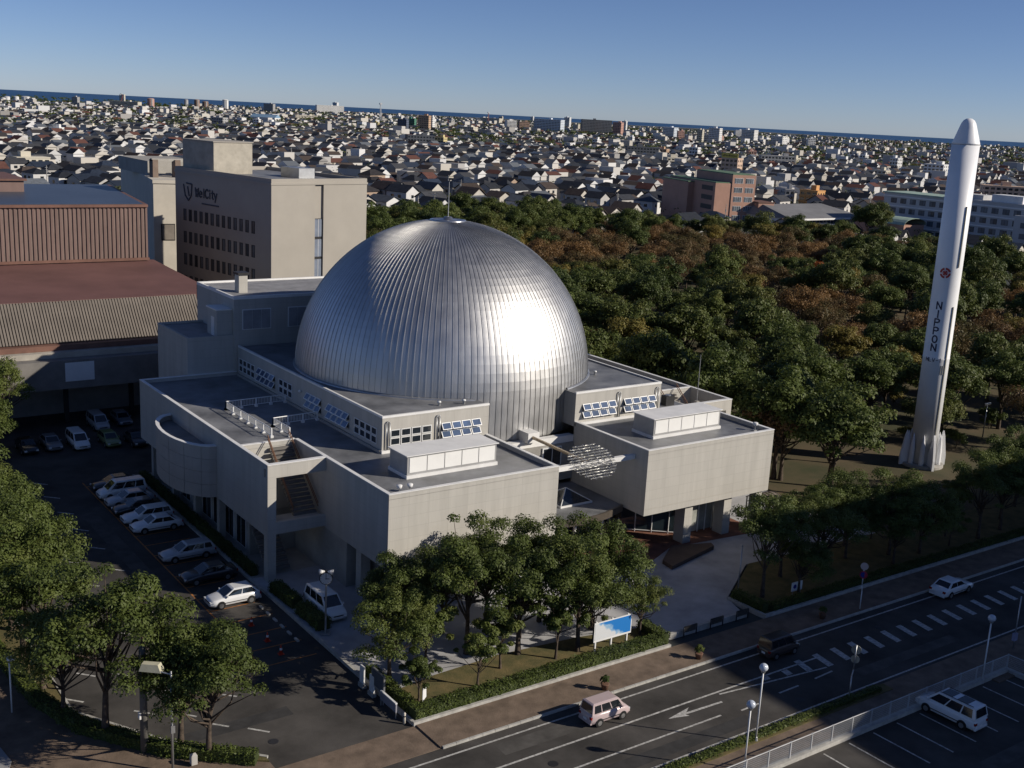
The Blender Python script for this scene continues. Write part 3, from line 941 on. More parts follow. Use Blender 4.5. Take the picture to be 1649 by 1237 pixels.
# ---- hanging sculpture of mirrored plates on a beam between the wings
SB = thing('mirror_sculpture', 'tilted disc of small glittering metal plates hung between the wings', 'sculpture', (21.45, 1.7, 9.55))
plate = MB().box(-0.13, 0.13, -0.012, 0.012, -0.065, 0.065).mesh('mirror_plate', mat('mirror_steel', (0.7, 0.69, 0.66), rough=0.22, metal=1.0, var=0.15, scale=6))
rngs = random.Random(9)
rods = MB()
tl = math.radians(38)
for i in range(-9, 10):
    for j in range(-8, 9):
        u, v = i * 0.292 + (0.146 if j % 2 else 0), j * 0.285
        if (u / 2.5) ** 2 + (v / 1.95) ** 2 > 1: continue
        o = link('mirror_plate', plate, SB, (u, v * math.cos(tl), v * math.sin(tl)))
        o.rotation_euler = (rngs.uniform(0.2, 0.9), rngs.uniform(-0.12, 0.12), rngs.uniform(-0.35, 0.35))
for j in range(-8, 9):
    v = j * 0.285
    w_ = 2.5 * math.sqrt(max(0, 1 - (v / 1.95) ** 2))
    if w_ > 0: rods.tube((-w_, v * math.cos(tl), v * math.sin(tl) - 0.07), (w_, v * math.cos(tl), v * math.sin(tl) - 0.07), 0.022, n=5)
for i in range(-8, 9, 2):
    u = i * 0.34
    w_ = 1.95 * math.sqrt(max(0, 1 - (u / 2.5) ** 2))
    rods.tube((u, -w_ * math.cos(tl), -w_ * math.sin(tl) - 0.09), (u, w_ * math.cos(tl), w_ * math.sin(tl) - 0.09), 0.022, n=5)
rods.obj('lattice', STEEL, SB)
MB().box(-5.06, 5.02, -0.2, 0.2, -0.42, 0.0).obj('beam', WHITE, SB, loc=(0, 0.2, -0.1))
MB().tube((-0.3, 0.4, -0.2), (-0.3, 9.0, -0.1), 0.16, n=8).obj('strut', mat('bronze_pipe', (0.33, 0.27, 0.2), rough=0.35, metal=0.7), SB)
# ============================================================ NEIGHBOURING BUILDINGS
def local(th):
    return th

# ---- brown corrugated hall on the left
HALL = thing('event_hall', 'brown corrugated event hall with a maroon roof left of the museum', 'hall', (-1.2, 62.0, 1.1))
HALL.scale = (0.971, 0.971, 0.971)
BRN = mat('brown_sheet', (0.19, 0.128, 0.112), rough=0.55, var=0.1, scale=0.4, stretch=(1, 1, 0.2))
TAUPE = mat('taupe_sheet', (0.175, 0.152, 0.13), rough=0.6, var=0.1, scale=0.4)
MAROON = mat('maroon_roof', (0.16, 0.082, 0.074), rough=0.7, var=0.12, scale=0.15)
BLUEROOF = mat('slate_blue_roof', (0.06, 0.075, 0.105), rough=0.4, var=0.1, scale=0.1)
RUST = mat('rust_trim', (0.17, 0.09, 0.068), rough=0.6)
X0, XU = -70.0, 14.7
MB().prism([(X0, 35), (XU - 0.3, 35), (XU + 5, 72), (X0, 72)], -1.5, 22.4).obj('upper_core', mat('hall_core', (0.2, 0.15, 0.13)), HALL)
rib = MB().box(0, 0.3, -0.14, 0, 14.6, 22.4).mesh('wall_rib', BRN)
x = XU - 0.35
while x > -45:
    link('wall_rib', rib, HALL, (x, 35, 0))
    x -= 0.62
MB().prism([(X0, 34.6), (XU, 34.6), (XU + 5.4, 72.3), (X0, 72.3)], 22.41, 22.8).obj('roof_edge', RUST, HALL)
MB().prism([(X0, 35.1), (XU - 0.6, 35.1), (XU + 4.7, 71.8), (X0, 71.8)], 22.8, 22.86).obj('upper_roof', BLUEROOF, HALL)
MB().box(X0, 2, 56, 71, 22.86, 24.6).obj('roof_monitor', BRN, HALL)
MB().box(X0, 2.4, 55.6, 71.4, 24.6, 24.9).obj('roof_monitor_cap', RUST, HALL)
MB().box(X0, XU + 0.1, 34.7, 34.99, 14.4, 14.8).obj('wall_trim', RUST, HALL)
# lower roof, slightly pitched
lo = MB()
A, B, C, D = (X0, 8.0, 13.4), (12.6, 8.9, 13.4), (15.6, 17.0, 13.7), (15.8, 36, 14.3)
E_ = (X0, 36, 14.3)
lo.add([A, B, C, D, E_] + [(p[0], p[1], p[2] - 0.5) for p in (A, B, C, D, E_)], [(0, 1, 2, 3, 4), (9, 8, 7, 6, 5), (0, 5, 6, 1), (1, 6, 7, 2), (2, 7, 8, 3), (3, 8, 9, 4), (4, 9, 5, 0)])
lo.obj('lower_roof', MAROON, HALL)
MB().prism([(X0, 8.4), (12.3, 9.2), (15.2, 17.2), (15.4, 34.9), (X0, 34.9)], -1.5, 12.95).obj('lower_wall', mat('hall_wall', (0.24, 0.23, 0.22), var=0.1), HALL)
# sloping corrugated skirt
def skirt(x0, x1):
    a = 8.0 + 0.9 * (x0 - X0) / (12.6 - X0)
    m = MB()
    m.slab((x0, a - 4.0, 8.9), (x1, a - 4.0, 8.9), (x1, a, 13.3), (x0, a, 13.3), 0.12)
    return m
x = 12.4
while x > -45:
    skirt(x - 0.24, x).obj('skirt_rib', TAUPE, HALL)
    x -= 0.36
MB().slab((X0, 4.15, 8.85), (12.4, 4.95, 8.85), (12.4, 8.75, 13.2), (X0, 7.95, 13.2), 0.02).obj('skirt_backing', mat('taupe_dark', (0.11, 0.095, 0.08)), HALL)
MB().box(X0, 12.5, 3.6, 8.2, 8.2, 8.85).obj('skirt_gutter', RUST, HALL)
MB().box(X0, 12.3, 2.6, 8.3, 7.5, 8.18).obj('canopy_band', mat('cream_band', (0.4, 0.37, 0.32)), HALL)
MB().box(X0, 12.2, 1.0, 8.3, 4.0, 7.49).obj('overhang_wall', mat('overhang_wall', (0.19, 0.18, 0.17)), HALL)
MB().box(-6.6, -3.2, 0.95, 0.999, 4.9, 7.2).obj('shutter', WHITE_M, HALL)
for k in range(6):
    MB().box(-30 + k * 8, -29.5 + k * 8, 4.3, 4.8, -1.3, 4.0).obj('column', DARK, HALL)

# ---- cream tower
CT = thing('stair_tower', 'cream stair tower with one small square window behind the brown hall', 'tower', (26.4, 133.6, 0))
CREAM = mat('cream_render', (0.56, 0.52, 0.45), rough=0.85, var=0.06, scale=0.3)
MB().prism([(0, 0), (16, -3), (22, 44), (9.4, 50)], 0, 23.4).obj('wall', CREAM, CT)
MB().prism([(-0.15, -0.15), (16.2, -3.2), (22, 44), (9.4, 50.2)], 23.4, 24).obj('parapet', CREAM, CT)
MB().box(3, 14, 12, 30, 24, 26.6).obj('roof_room', CONC2, CT)
for k in range(3):
    MB().box(2 + k * 4.2, 3 + k * 4.2, 6, 8, 24, 27.2).obj('roof_pier', mat('pier_brown', (0.2, 0.15, 0.12)), CT)
MB().box(2, 13, 6.5, 7.5, 26.9, 27.4).obj('roof_beam', CONC2, CT)
wd = MB().slab((1.2, -0.3, 13.2), (3.6, -0.75, 13.2), (3.6, -0.75, 16.2), (1.2, -0.3, 16.2), -0.08).obj('window', DARK, CT)
MB().slab((1.35, -0.42, 13.35), (3.45, -0.82, 13.35), (3.45, -0.82, 16.05), (1.35, -0.42, 16.05), 0.02).obj('pane', mat('taupe_blind', (0.25, 0.22, 0.19)), wd)

# ---- beige hotel block with sign
HB = thing('hotel_block', 'beige office block with rows of narrow windows and a rooftop room behind the dome', 'building', (29.13, 88.33, 0), math.radians(10))
HBM = mat('hotel_beige', (0.36, 0.335, 0.295), rough=0.85, var=0.04, scale=0.2)
MB().box(0, 7.9, 0, 28, 0, 26.7).obj('wall', HBM, HB)
MB().box(9.5, 17.9, 0, 28, 0, 26.7).obj('wall', HBM, HB)
MB().box(7.9, 9.5, 0.35, 28, 0, 26.7).obj('recess_wall', HBM, HB)
MB().box(7.95, 9.45, 0.3, 0.349, 2, 21.5).obj('recess_strip', DARK, HB)
for k in range(6):
    p_ = MB().box(8.05, 9.35, 0.24, 0.299, 3.2 + k * 3.1, 5.9 + k * 3.1).obj('recess_window', mat('grey_pane', (0.2, 0.23, 0.29), rough=0.25), HB)
    MB().box(8.68, 8.74, 0.2, 0.239, 3.2 + k * 3.1, 5.9 + k * 3.1).obj('mullion', WHITE_M, p_)
MB().box(-0.1, 18.0, -0.1, 28.1, 26.7, 27.0).obj('parapet', HBM, HB)
MB().box(0.6, 17.3, 0.6, 27.4, 27.0, 27.05).obj('roof_deck', DECK, HB)
for (a, b, c, d) in ((0, 17.9, 0, 0.4), (0, 0.4, 0.41, 28), (17.5, 17.9, 0.41, 28), (0.41, 17.4, 27.6, 28)):
    MB().box(a, b, c, d, 27.0, 27.6).obj('roof_rim', HBM, HB)
ph = MB().box(0.9, 8.0, 17.5, 27, 27.05, 32.0).obj('rooftop_room', mat('rooftop_beige', (0.4, 0.37, 0.31)), HB)
MB().box(0.75, 8.15, 17.35, 27.15, 32.0, 32.15).obj('rooftop_cap', HBM, HB)
MB().box(10.5, 13.5, 8, 13, 27.05, 28.6).obj('rooftop_unit', STEEL, HB)
for r in range(4):
    for k in range(13):
        y0 = 4.4 + k * 1.68
        z0 = 19.0 - r * 3.65
        f_ = MB().box(-0.02, 0.05, y0, y0 + 0.95, z0, z0 + 1.9).obj('window', DARK, HB)
        MB().box(-0.06, -0.021, y0 + 0.08, y0 + 0.6, z0 + 0.1, z0 + 1.8).obj('pane', mat('hotel_pane', (0.1, 0.11, 0.12), rough=0.2, rand=0.5), HB if False else f_)

# stroke lettering: letters from short straight pieces on a 4 x 6 grid
GLY = {
 'N': [[(0, 0), (0, 6)], [(0, 6), (4, 0)], [(4, 0), (4, 6)]],
 'I': [[(2, 0), (2, 6)]],
 'P': [[(0, 0), (0, 6)], [(0, 6), (2.6, 6), (3.8, 5.2), (3.8, 3.8), (2.6, 3), (0, 3)]],
 'O': [[(2 + 2 * math.cos(a), 3 + 3 * math.sin(a)) for a in [2 * PI * k / 16 for k in range(17)]]],
 'M': [[(0, 0), (0, 6)], [(0, 6), (2, 2)], [(2, 2), (4, 6)], [(4, 6), (4, 0)]],
 'L': [[(0, 6), (0, 0), (3.4, 0)]],
 'V': [[(0, 6), (2, 0)], [(2, 0), (4, 6)]],
 '-': [[(0.8, 3), (3.2, 3)]],
 '1': [[(1, 4.8), (2, 6), (2, 0)]],
 'W': [[(0, 6), (1, 0)], [(1, 0), (2.2, 5)], [(2.2, 5), (3.4, 0)], [(3.4, 0), (4.4, 6)]],
 'e': [[(0.2, 2.1), (3.4, 2.1), (3.2, 3.4), (1.8, 4.1), (0.4, 3.4), (0, 2), (0.5, 0.6), (1.8, 0), (3.2, 0.6)]],
 'l': [[(1, 0), (1, 6)]],
 'C': [[(2.2 + 2.2 * math.cos(a), 3 + 3 * math.sin(a)) for a in [PI * (0.25 + 1.5 * k / 12) for k in range(13)]]],
 'i': [[(1, 0), (1, 4)], [(1, 5.2), (1, 5.9)]],
 't': [[(1.4, 5.6), (1.4, 0.8), (2.4, 0)], [(0.2, 4), (2.8, 4)]],
 'y': [[(0, 4), (1.7, 0.3)], [(3.4, 4), (1.2, -1.8)]],
}

def strokes(text, size, weight, fmap, gap=1.6, adv=None):
    """lettering as thin raised strokes; fmap(u, v, h) -> world-local point"""
    mb = MB()
    s = size / 6
    u0 = 0
    for ch in text:
        for st_ in GLY.get(ch, []):
            for (a, b) in zip(st_[:-1], st_[1:]):
                ax, ay, bx, by = (u0 + a[0]) * s, a[1] * s, (u0 + b[0]) * s, b[1] * s
                L = math.hypot(bx - ax, by - ay)
                dx, dy = (bx - ax) / L, (by - ay) / L
                nx, ny = -dy * weight / 2, dx * weight / 2
                ax -= dx * weight * 0.4; ay -= dy * weight * 0.4; bx += dx * weight * 0.4; by += dy * weight * 0.4
                n = 4
                for k in range(n):
                    t0, t1 = k / n, (k + 1) / n
                    q = [(ax + (bx - ax) * t0, ay + (by - ay) * t0), (ax + (bx - ax) * t1, ay + (by - ay) * t1)]
                    c4 = [(q[0][0] - nx, q[0][1] - ny), (q[1][0] - nx, q[1][1] - ny), (q[1][0] + nx, q[1][1] + ny), (q[0][0] + nx, q[0][1] + ny)]
                    vs = [fmap(u, v, 0.0) for u, v in c4] + [fmap(u, v, 1.0) for u, v in c4]
                    mb.add(vs, [(4, 5, 6, 7), (0, 1, 5, 4), (1, 2, 6, 5), (2, 3, 7, 6), (3, 0, 4, 7)])
        wid = {'I': 2.2, 'l': 2, 'i': 2, 't': 2.8, 'W': 4.6}.get(ch, 4.0)
        u0 += wid + gap
    return mb, u0 * s

SIGNM = mat('navy_sign', (0.06, 0.065, 0.085), rough=0.6)
fm = lambda u, v, h: (-0.02 - 0.1 * h, 21.6 - u, 23.2 + v)
lt, _ = strokes('WelCity', 1.35, 0.2, fm, gap=1.0)
lt.obj('sign_lettering', SIGNM, HB)
MB().box(-0.12, -0.002, 14.6, 19.6, 22.1, 22.3).obj('sign_underline', SIGNM, HB)
em = MB()
for (a, b) in (((27.6, 25.0), (26.9, 22.6)), ((26.9, 22.6), (25.6, 21.6)), ((25.6, 21.6), (24.4, 22.8)), ((24.4, 22.8), (24.1, 25.2)), ((24.1, 25.2), (26.4, 25.3)), ((25.9, 24.6), (25.3, 22.6))):
    em.tube((-0.05, 23.9 + (a[0] - 25.8) * 0.75, 23.7 + (a[1] - 23.4) * 0.75), (-0.05, 23.9 + (b[0] - 25.8) * 0.75, 23.7 + (b[1] - 23.4) * 0.75), 0.13, n=5)
em.obj('sign_emblem', SIGNM, HB)

# ---- pink office building beyond the park
PK = thing('pink_office', 'salmon pink five-storey office with a green roof beyond the park', 'building', (281, 246, 0), math.radians(-17))
PINK = mat('salmon_tile', (0.42, 0.25, 0.19), rough=0.8, var=0.06, scale=0.3)
GRN = mat('green_roof', (0.12, 0.19, 0.12), rough=0.7)
MB().box(0, 7.0, 0, 40, 0, 16.3).obj('wall', PINK, PK)
MB().box(7.0, 17.2, -0.3, 30, 0, 19.6).obj('wall', PINK, PK)
MB().box(0.2, 6.9, 0.2, 39.8, 16.3, 16.7).obj('roof', GRN, PK)
MB().box(7.2, 17.0, 0, 29.8, 19.6, 20.0).obj('roof', GRN, PK)
MB().box(-2.5, -0.001, 18, 41, 0, 15.4).obj('wing_wall', PINK, PK)
MB().box(-2.7, -0.001, 17.8, 41.2, 15.4, 15.8).obj('wing_roof', GRN, PK)
MB().box(17.2, 24, -4, 6, 0, 9.4).obj('annex_wall', PINK, PK)
MB().box(17.0, 24.2, -4.2, 6.2, 9.4, 9.8).obj('annex_roof', mat('brown_roof', (0.16, 0.09, 0.07)), PK)
for r in range(5):
    for k in range(2):
        x0 = 8.0 + k * 4.7
        f_ = MB().box(x0, x0 + 3.6, -0.36, -0.301, 2.2 + r * 3.55, 4.2 + r * 3.55).obj('window', WHITE_M, PK)
        for j in range(4):
            MB().box(x0 + 0.08 + j * 0.88, x0 + 0.8 + j * 0.88, -0.4, -0.361, 2.3 + r * 3.55, 4.1 + r * 3.55).obj('pane', mat('office_pane', (0.12, 0.14, 0.16), rough=0.15, rand=0.4), f_)
for r in range(2):
    f_ = MB().box(18.2, 22.6, -4.06, -4.001, 2.4 + r * 3.6, 4.4 + r * 3.6).obj('window', WHITE_M, PK)
    for j in range(5):
        MB().box(18.28 + j * 0.87, 19.05 + j * 0.87, -4.1, -4.061, 2.5 + r * 3.6, 4.3 + r * 3.6).obj('pane', MATS['office_pane'], f_)
for r in range(4):
    f_ = MB().box(-0.06, -0.001, 2, 11, 2.4 + r * 3.6, 4.2 + r * 3.6).obj('window', DARK, PK)

# ---- gymnasium with a low grey roof
GY = thing('gymnasium', 'low white gymnasium with a wide grey roof beside the pink office', 'building', (300, 219, 0), math.radians(3))
MB().box(-4, 40, 2, 34, 0, 4.9).obj('wall', WHITE, GY)
gr = MB()
gr.add([(-5, 0, 5), (42, 0, 5), (42, 36, 5), (-5, 36, 5), (-1, 18, 9.0), (36, 18, 9.0), (-5, 0, 5.35), (42, 0, 5.35)], [(0, 1, 5, 4), (1, 2, 5), (2, 3, 4, 5), (3, 0, 4), (3, 2, 1, 0)])
gr.obj('roof', mat('grey_sheet_roof', (0.2, 0.2, 0.205), rough=0.6, var=0.12, scale=0.1), GY)
MB().box(-5, 42.05, -0.35, -0.01, 4.5, 5.15).obj('fascia', WHITE, GY)
for k in range(19):
    f_ = MB().box(-3.2 + k * 2.25, -1.2 + k * 2.25, 1.93, 1.999, 2.2, 4.2).obj('window', mat('mid_grey', (0.3, 0.31, 0.33)), GY)
    for j in range(2):
        MB().box(-3.1 + k * 2.25 + j * 0.95, -2.25 + k * 2.25 + j * 0.95, 1.9, 1.929, 2.3, 4.1).obj('pane', GLASS, f_)
MB().box(18, 40, -5, 1.9, 0, 2.6).obj('porch_wall', WHITE, GY)
MB().box(17.5, 40.5, -5.5, 1.95, 2.6, 2.9).obj('porch_roof', mat('pale_roof', (0.45, 0.46, 0.48)), GY)

# ---- long white school-like block at the right
SL = thing('long_white_block', 'long white four-storey block with green roof behind the rocket', 'building', (338, 140, 0))
WSH = mat('offwhite_render', (0.5, 0.5, 0.5), rough=0.85, var=0.06, scale=0.2)
MB().box(0, 14, -30, 71, 0, 15.9).obj('wall', WSH, SL)
MB().box(-0.6, 14.6, 45, 71.5, 15.9, 16.4).obj('green_eave', mat('pale_green', (0.32, 0.42, 0.36)), SL)
MB().box(-0.3, 14.3, -30, 44.9, 15.9, 16.5).obj('parapet', WSH, SL)
MB().box(-6, -0.01, -12, 12, 0, 13.0).obj('wing_wall', WSH, SL)
MB().box(-10, -6.01, -30, 4, 0, 16.0).obj('bright_wing', WHITE, SL)
MB().box(1, 8, 14, 26, 16.5, 19.0).obj('roof_room', WHITE, SL)
MB().box(2, 9, 30, 40, 16.5, 18.2).obj('roof_room', WSH, SL)
for r in range(4):
    MB().box(-0.35, -0.005, 12.1, 71, 3.55 + r * 3.7, 4.0 + r * 3.7).obj('floor_band', WHITE, SL)
    for k in range(13):
        y0 = 13.5 + k * 4.3
        f_ = MB().box(-0.08, -0.006, y0, y0 + 2.6, 1.2 + r * 3.7, 3.1 + r * 3.7).obj('window', DARK, SL)
        for j in range(2):
            MB().box(-0.12, -0.081, y0 + 0.1 + j * 1.25, y0 + 1.2 + j * 1.25, 1.3 + r * 3.7, 3.0 + r * 3.7).obj('pane', MATS['office_pane'], f_)
    for k in range(4):
        y0 = -10 + k * 5.4
        if r < 3:
            f_ = MB().box(-6.08, -6.02 + 0.015, y0, y0 + 3.2, 1.4 + r * 3.7, 3.2 + r * 3.7).obj('window', DARK, SL)
            MB().box(-6.12, -6.081, y0 + 0.1, y0 + 3.1, 1.5 + r * 3.7, 3.1 + r * 3.7).obj('pane', MATS['office_pane'], f_)
VA = thing('vaulted_annex', 'small annex with a curved pale green roof before the long white block', 'building', (318, 186, 0))
MB().box(0, 12, 0, 22, 0, 6.0).obj('wall', PINK, VA)
vr = MB()
for k in range(8):
    a0, a1 = PI * k / 8, PI * (k + 1) / 8
    vr.slab((6 - 6.5 * math.cos(a0), -0.5, 6 + 2.4 * math.sin(a0)), (6 - 6.5 * math.cos(a1), -0.5, 6 + 2.4 * math.sin(a1)), (6 - 6.5 * math.cos(a1), 22.5, 6 + 2.4 * math.sin(a1)), (6 - 6.5 * math.cos(a0), 22.5, 6 + 2.4 * math.sin(a0)), 0.12)
vr.obj('roof', MATS['pale_green'], VA)

# ---- tall block outside the picture on the right, whose shadow lies over the road
TB = thing('tall_block', 'tall grey apartment tower on the near side of the road, outside the picture', 'building', (74.4, -59.8, 0))
MB().box(0, 75, -70, 0, 0, 40).obj('wall', CONC2, TB)
MB().box(-0.05, 75.05, -70.05, 0.05, 40, 40.1).obj('parapet', CONC, TB)
for r in range(12):
    MB().box(0.8, 74, 0.005, 0.06, 1.3 + r * 3.2, 2.9 + r * 3.2).obj('window_band', GLASS, TB)
    MB().box(-0.06, -0.005, -69, -0.8, 1.3 + r * 3.2, 2.9 + r * 3.2).obj('window_band', GLASS, TB)

# ============================================================ ROCKET
RK = thing('rocket', 'tall white launch rocket standing among the park trees, lettered down its side', 'rocket', (77.68, 6.5, 0))
RW = mat('rocket_white', (0.82, 0.83, 0.85), rough=0.42, var=0.03, scale=0.4, spec=0.5)
RR = 1.52
MB().lathe([(RR, 0.4), (RR, 13.2), (RR + 0.02, 13.25), (RR + 0.02, 13.4), (RR, 13.45), (RR, 24), (RR, 38.1)], 48).obj('body', RW, RK, smooth=True)
MB().lathe([(RR, 38.1), (RR * 0.985, 38.25), (RR * 0.62, 40.0), (RR * 0.52, 40.45), (RR * 0.38, 40.78), (RR * 0.2, 40.95), (0.05, 41.0)], 40).obj('nose_cone', RW, RK, smooth=True)
MB().lathe([(RR + 0.012, 38.04), (RR + 0.012, 38.1)], 40).obj('seam_ring', mat('seam_grey', (0.45, 0.46, 0.48)), RK)
for k in range(9):
    a = 2 * PI * k / 9 + 0.2
    MB().lathe([(0.26, 0.0), (0.3, 0.4), (0.29, 1.8), (0.22, 2.7), (0.12, 3.4), (0.02, 3.9)], 14).obj('booster', RW, RK, smooth=True, loc=(math.cos(a) * 1.85, math.sin(a) * 1.85, 0.2))
for k in range(4):
    a = math.radians(-146.5 - 62) + k * PI / 2
    c_, s_ = math.cos(a), math.sin(a)
    fin = [(1.4, 0.2), (2.9, 0.0), (2.9, 1.2), (2.5, 3.6), (2.3, 4.3), (1.4, 1.2)]
    m = MB()
    vs = []
    for off in (-0.14, 0.14):
        vs += [(c_ * r - s_ * off, s_ * r + c_ * off, z) for r, z in fin]
    n = len(fin)
    m.add(vs, [tuple(range(n - 1, -1, -1)), tuple(range(n, 2 * n))] + [(i, (i + 1) % n, n + (i + 1) % n, n + i) for i in range(n)])
    m.obj('fin', RW, RK)
MB().lathe([(2.5, -0.1), (2.5, 0.3), (2.4, 0.35)], 24).obj('pedestal', CONC2, RK)
NAVY = mat('navy_lettering', (0.03, 0.03, 0.07), rough=0.5)
A0 = math.radians(-146.5 - 17)
def wrap(az0, z0, h=0.02):
    def f(u, v, k):
        a = az0 + u / RR
        r = RR + 0.006 + h * k
        return (r * math.cos(a), r * math.sin(a), z0 + v)
    return f
for k, chx in enumerate('NIPPON'):
    zc = 19.65 - k * 0.998 - 0.38
    mb, _ = strokes(chx, 0.8, 0.15, wrap(A0 - 0.27 / RR, zc), gap=0)
    mb.obj('letter', NAVY, RK)
mb, _ = strokes('MLV-1', 0.42, 0.07, wrap(A0 - 0.72 / RR, 13.0), gap=1.5)
mb.obj('letter', NAVY, RK)
em = MB()
N_ = 24
for i in range(8):
    for j in range(N_):
        if i > 1 and (j % 6 == 0 or i == 4): continue
        r0, r1 = 0.62 * i / 8, 0.62 * (i + 1) / 8
        a0, a1 = 2 * PI * j / N_, 2 * PI * (j + 1) / N_
        f = wrap(A0 + 0.1, 23.5)
        em.add([f(r0 * math.cos(a0), r0 * math.sin(a0), 1), f(r1 * math.cos(a0), r1 * math.sin(a0), 1), f(r1 * math.cos(a1), r1 * math.sin(a1), 1), f(r0 * math.cos(a1), r0 * math.sin(a1), 1)], [(0, 1, 2, 3)])
em.obj('red_emblem', mat('emblem_red', (0.4, 0.05, 0.04), rough=0.5), RK)
A1 = math.radians(-146.5 + 42)
for (z0, z1, az) in ((24.2, 31.2, A1), (2.2, 19.6, A1 + 0.05)):
    m = MB()
    f = wrap(az, 0, 0.1)
    for (u0, u1) in ((-0.05, 0.05),):
        vs = [f(u, z, h) for z in (z0, z1) for (u, h) in ((u0, 0), (u1, 0), (u1, 1), (u0, 1))]
        m.add(vs, [(0, 1, 5, 4), (1, 2, 6, 5), (2, 3, 7, 6), (3, 0, 4, 7), (0, 3, 2, 1), (4, 5, 6, 7)])
    m.obj('cable_duct', mat('duct_grey', (0.25, 0.25, 0.22)), RK)
for k in range(3):
    f = wrap(A0 + 0.75 + k * 0.17, 0, 0.05)
    m = MB()
    vs = [f(u, z, h) for z in (11.5, 12.6) for (u, h) in ((-0.05, 0), (0.05, 0), (0.05, 1), (-0.05, 1))]
    m.add(vs, [(0, 1, 5, 4), (1, 2, 6, 5), (2, 3, 7, 6), (3, 0, 4, 7), (0, 3, 2, 1), (4, 5, 6, 7)])
    m.obj('vent_slot', MATS['duct_grey'], RK)
# ============================================================ VEGETATION
LEAF_G = leafmat('leaf_camphor', (0.058, 0.08, 0.02), (0.096, 0.126, 0.03), (0.15, 0.165, 0.045), 0.14, trans=0.28)
LEAF_D = leafmat('leaf_dark', (0.048, 0.07, 0.018), (0.08, 0.104, 0.025), (0.125, 0.132, 0.035), 0.2, trans=0.26)
LEAF_Y = leafmat('leaf_yellowing', (0.1, 0.105, 0.026), (0.155, 0.14, 0.034), (0.21, 0.16, 0.038), 0.28, trans=0.28)
LEAF_B = leafmat('leaf_russet', (0.1, 0.085, 0.032), (0.16, 0.098, 0.045), (0.215, 0.125, 0.048), 0.32, trans=0.3)
LEAF_O = leafmat('leaf_orange', (0.16, 0.045, 0.012), (0.28, 0.075, 0.016), (0.34, 0.12, 0.025), 0.2)
LEAF_R = leafmat('leaf_dull_red', (0.12, 0.035, 0.022), (0.18, 0.05, 0.032), (0.22, 0.08, 0.04), 0.2)
HEDGE = leafmat('leaf_hedge', (0.045, 0.065, 0.013), (0.075, 0.1, 0.02), (0.11, 0.13, 0.03), 0.1, trans=0.1)

def leaves(centres, radii, n, size, rs, flat=0.8):
    """leaf quads scattered round clump centres, mostly on the clump skins"""
    centres = np.asarray(centres, float)
    radii = np.asarray(radii, float)
    p = radii ** 2
    ci = rs.choice(len(centres), n, p=p / p.sum())
    d = rs.normal(size=(n, 3))
    d /= np.linalg.norm(d, axis=1)[:, None]
    d[:, 2] = np.where(d[:, 2] < -0.3, -d[:, 2] * 0.6, d[:, 2])
    rr = radii[ci] * (0.5 + 0.58 * rs.random(n) ** 0.6)
    pos = centres[ci] + d * rr[:, None] * np.array([1, 1, 0.82])
    nr = d * flat + rs.normal(size=(n, 3)) * 0.33 + np.array([0, 0, 0.25])
    nr /= np.linalg.norm(nr, axis=1)[:, None]
    t = np.cross(nr, rs.normal(size=(n, 3)))
    t /= np.linalg.norm(t, axis=1)[:, None] + 1e-9
    b = np.cross(nr, t)
    s = size * (0.6 + 0.8 * rs.random(n))[:, None]
    t, b = t * s, b * s * 0.62
    V = np.stack([pos - t, pos + b * 0.9 - t * 0.1, pos + t, pos - b * 0.9 - t * 0.1], 1).reshape(-1, 3)
    F = np.arange(n * 4).reshape(-1, 4)
    return V, F

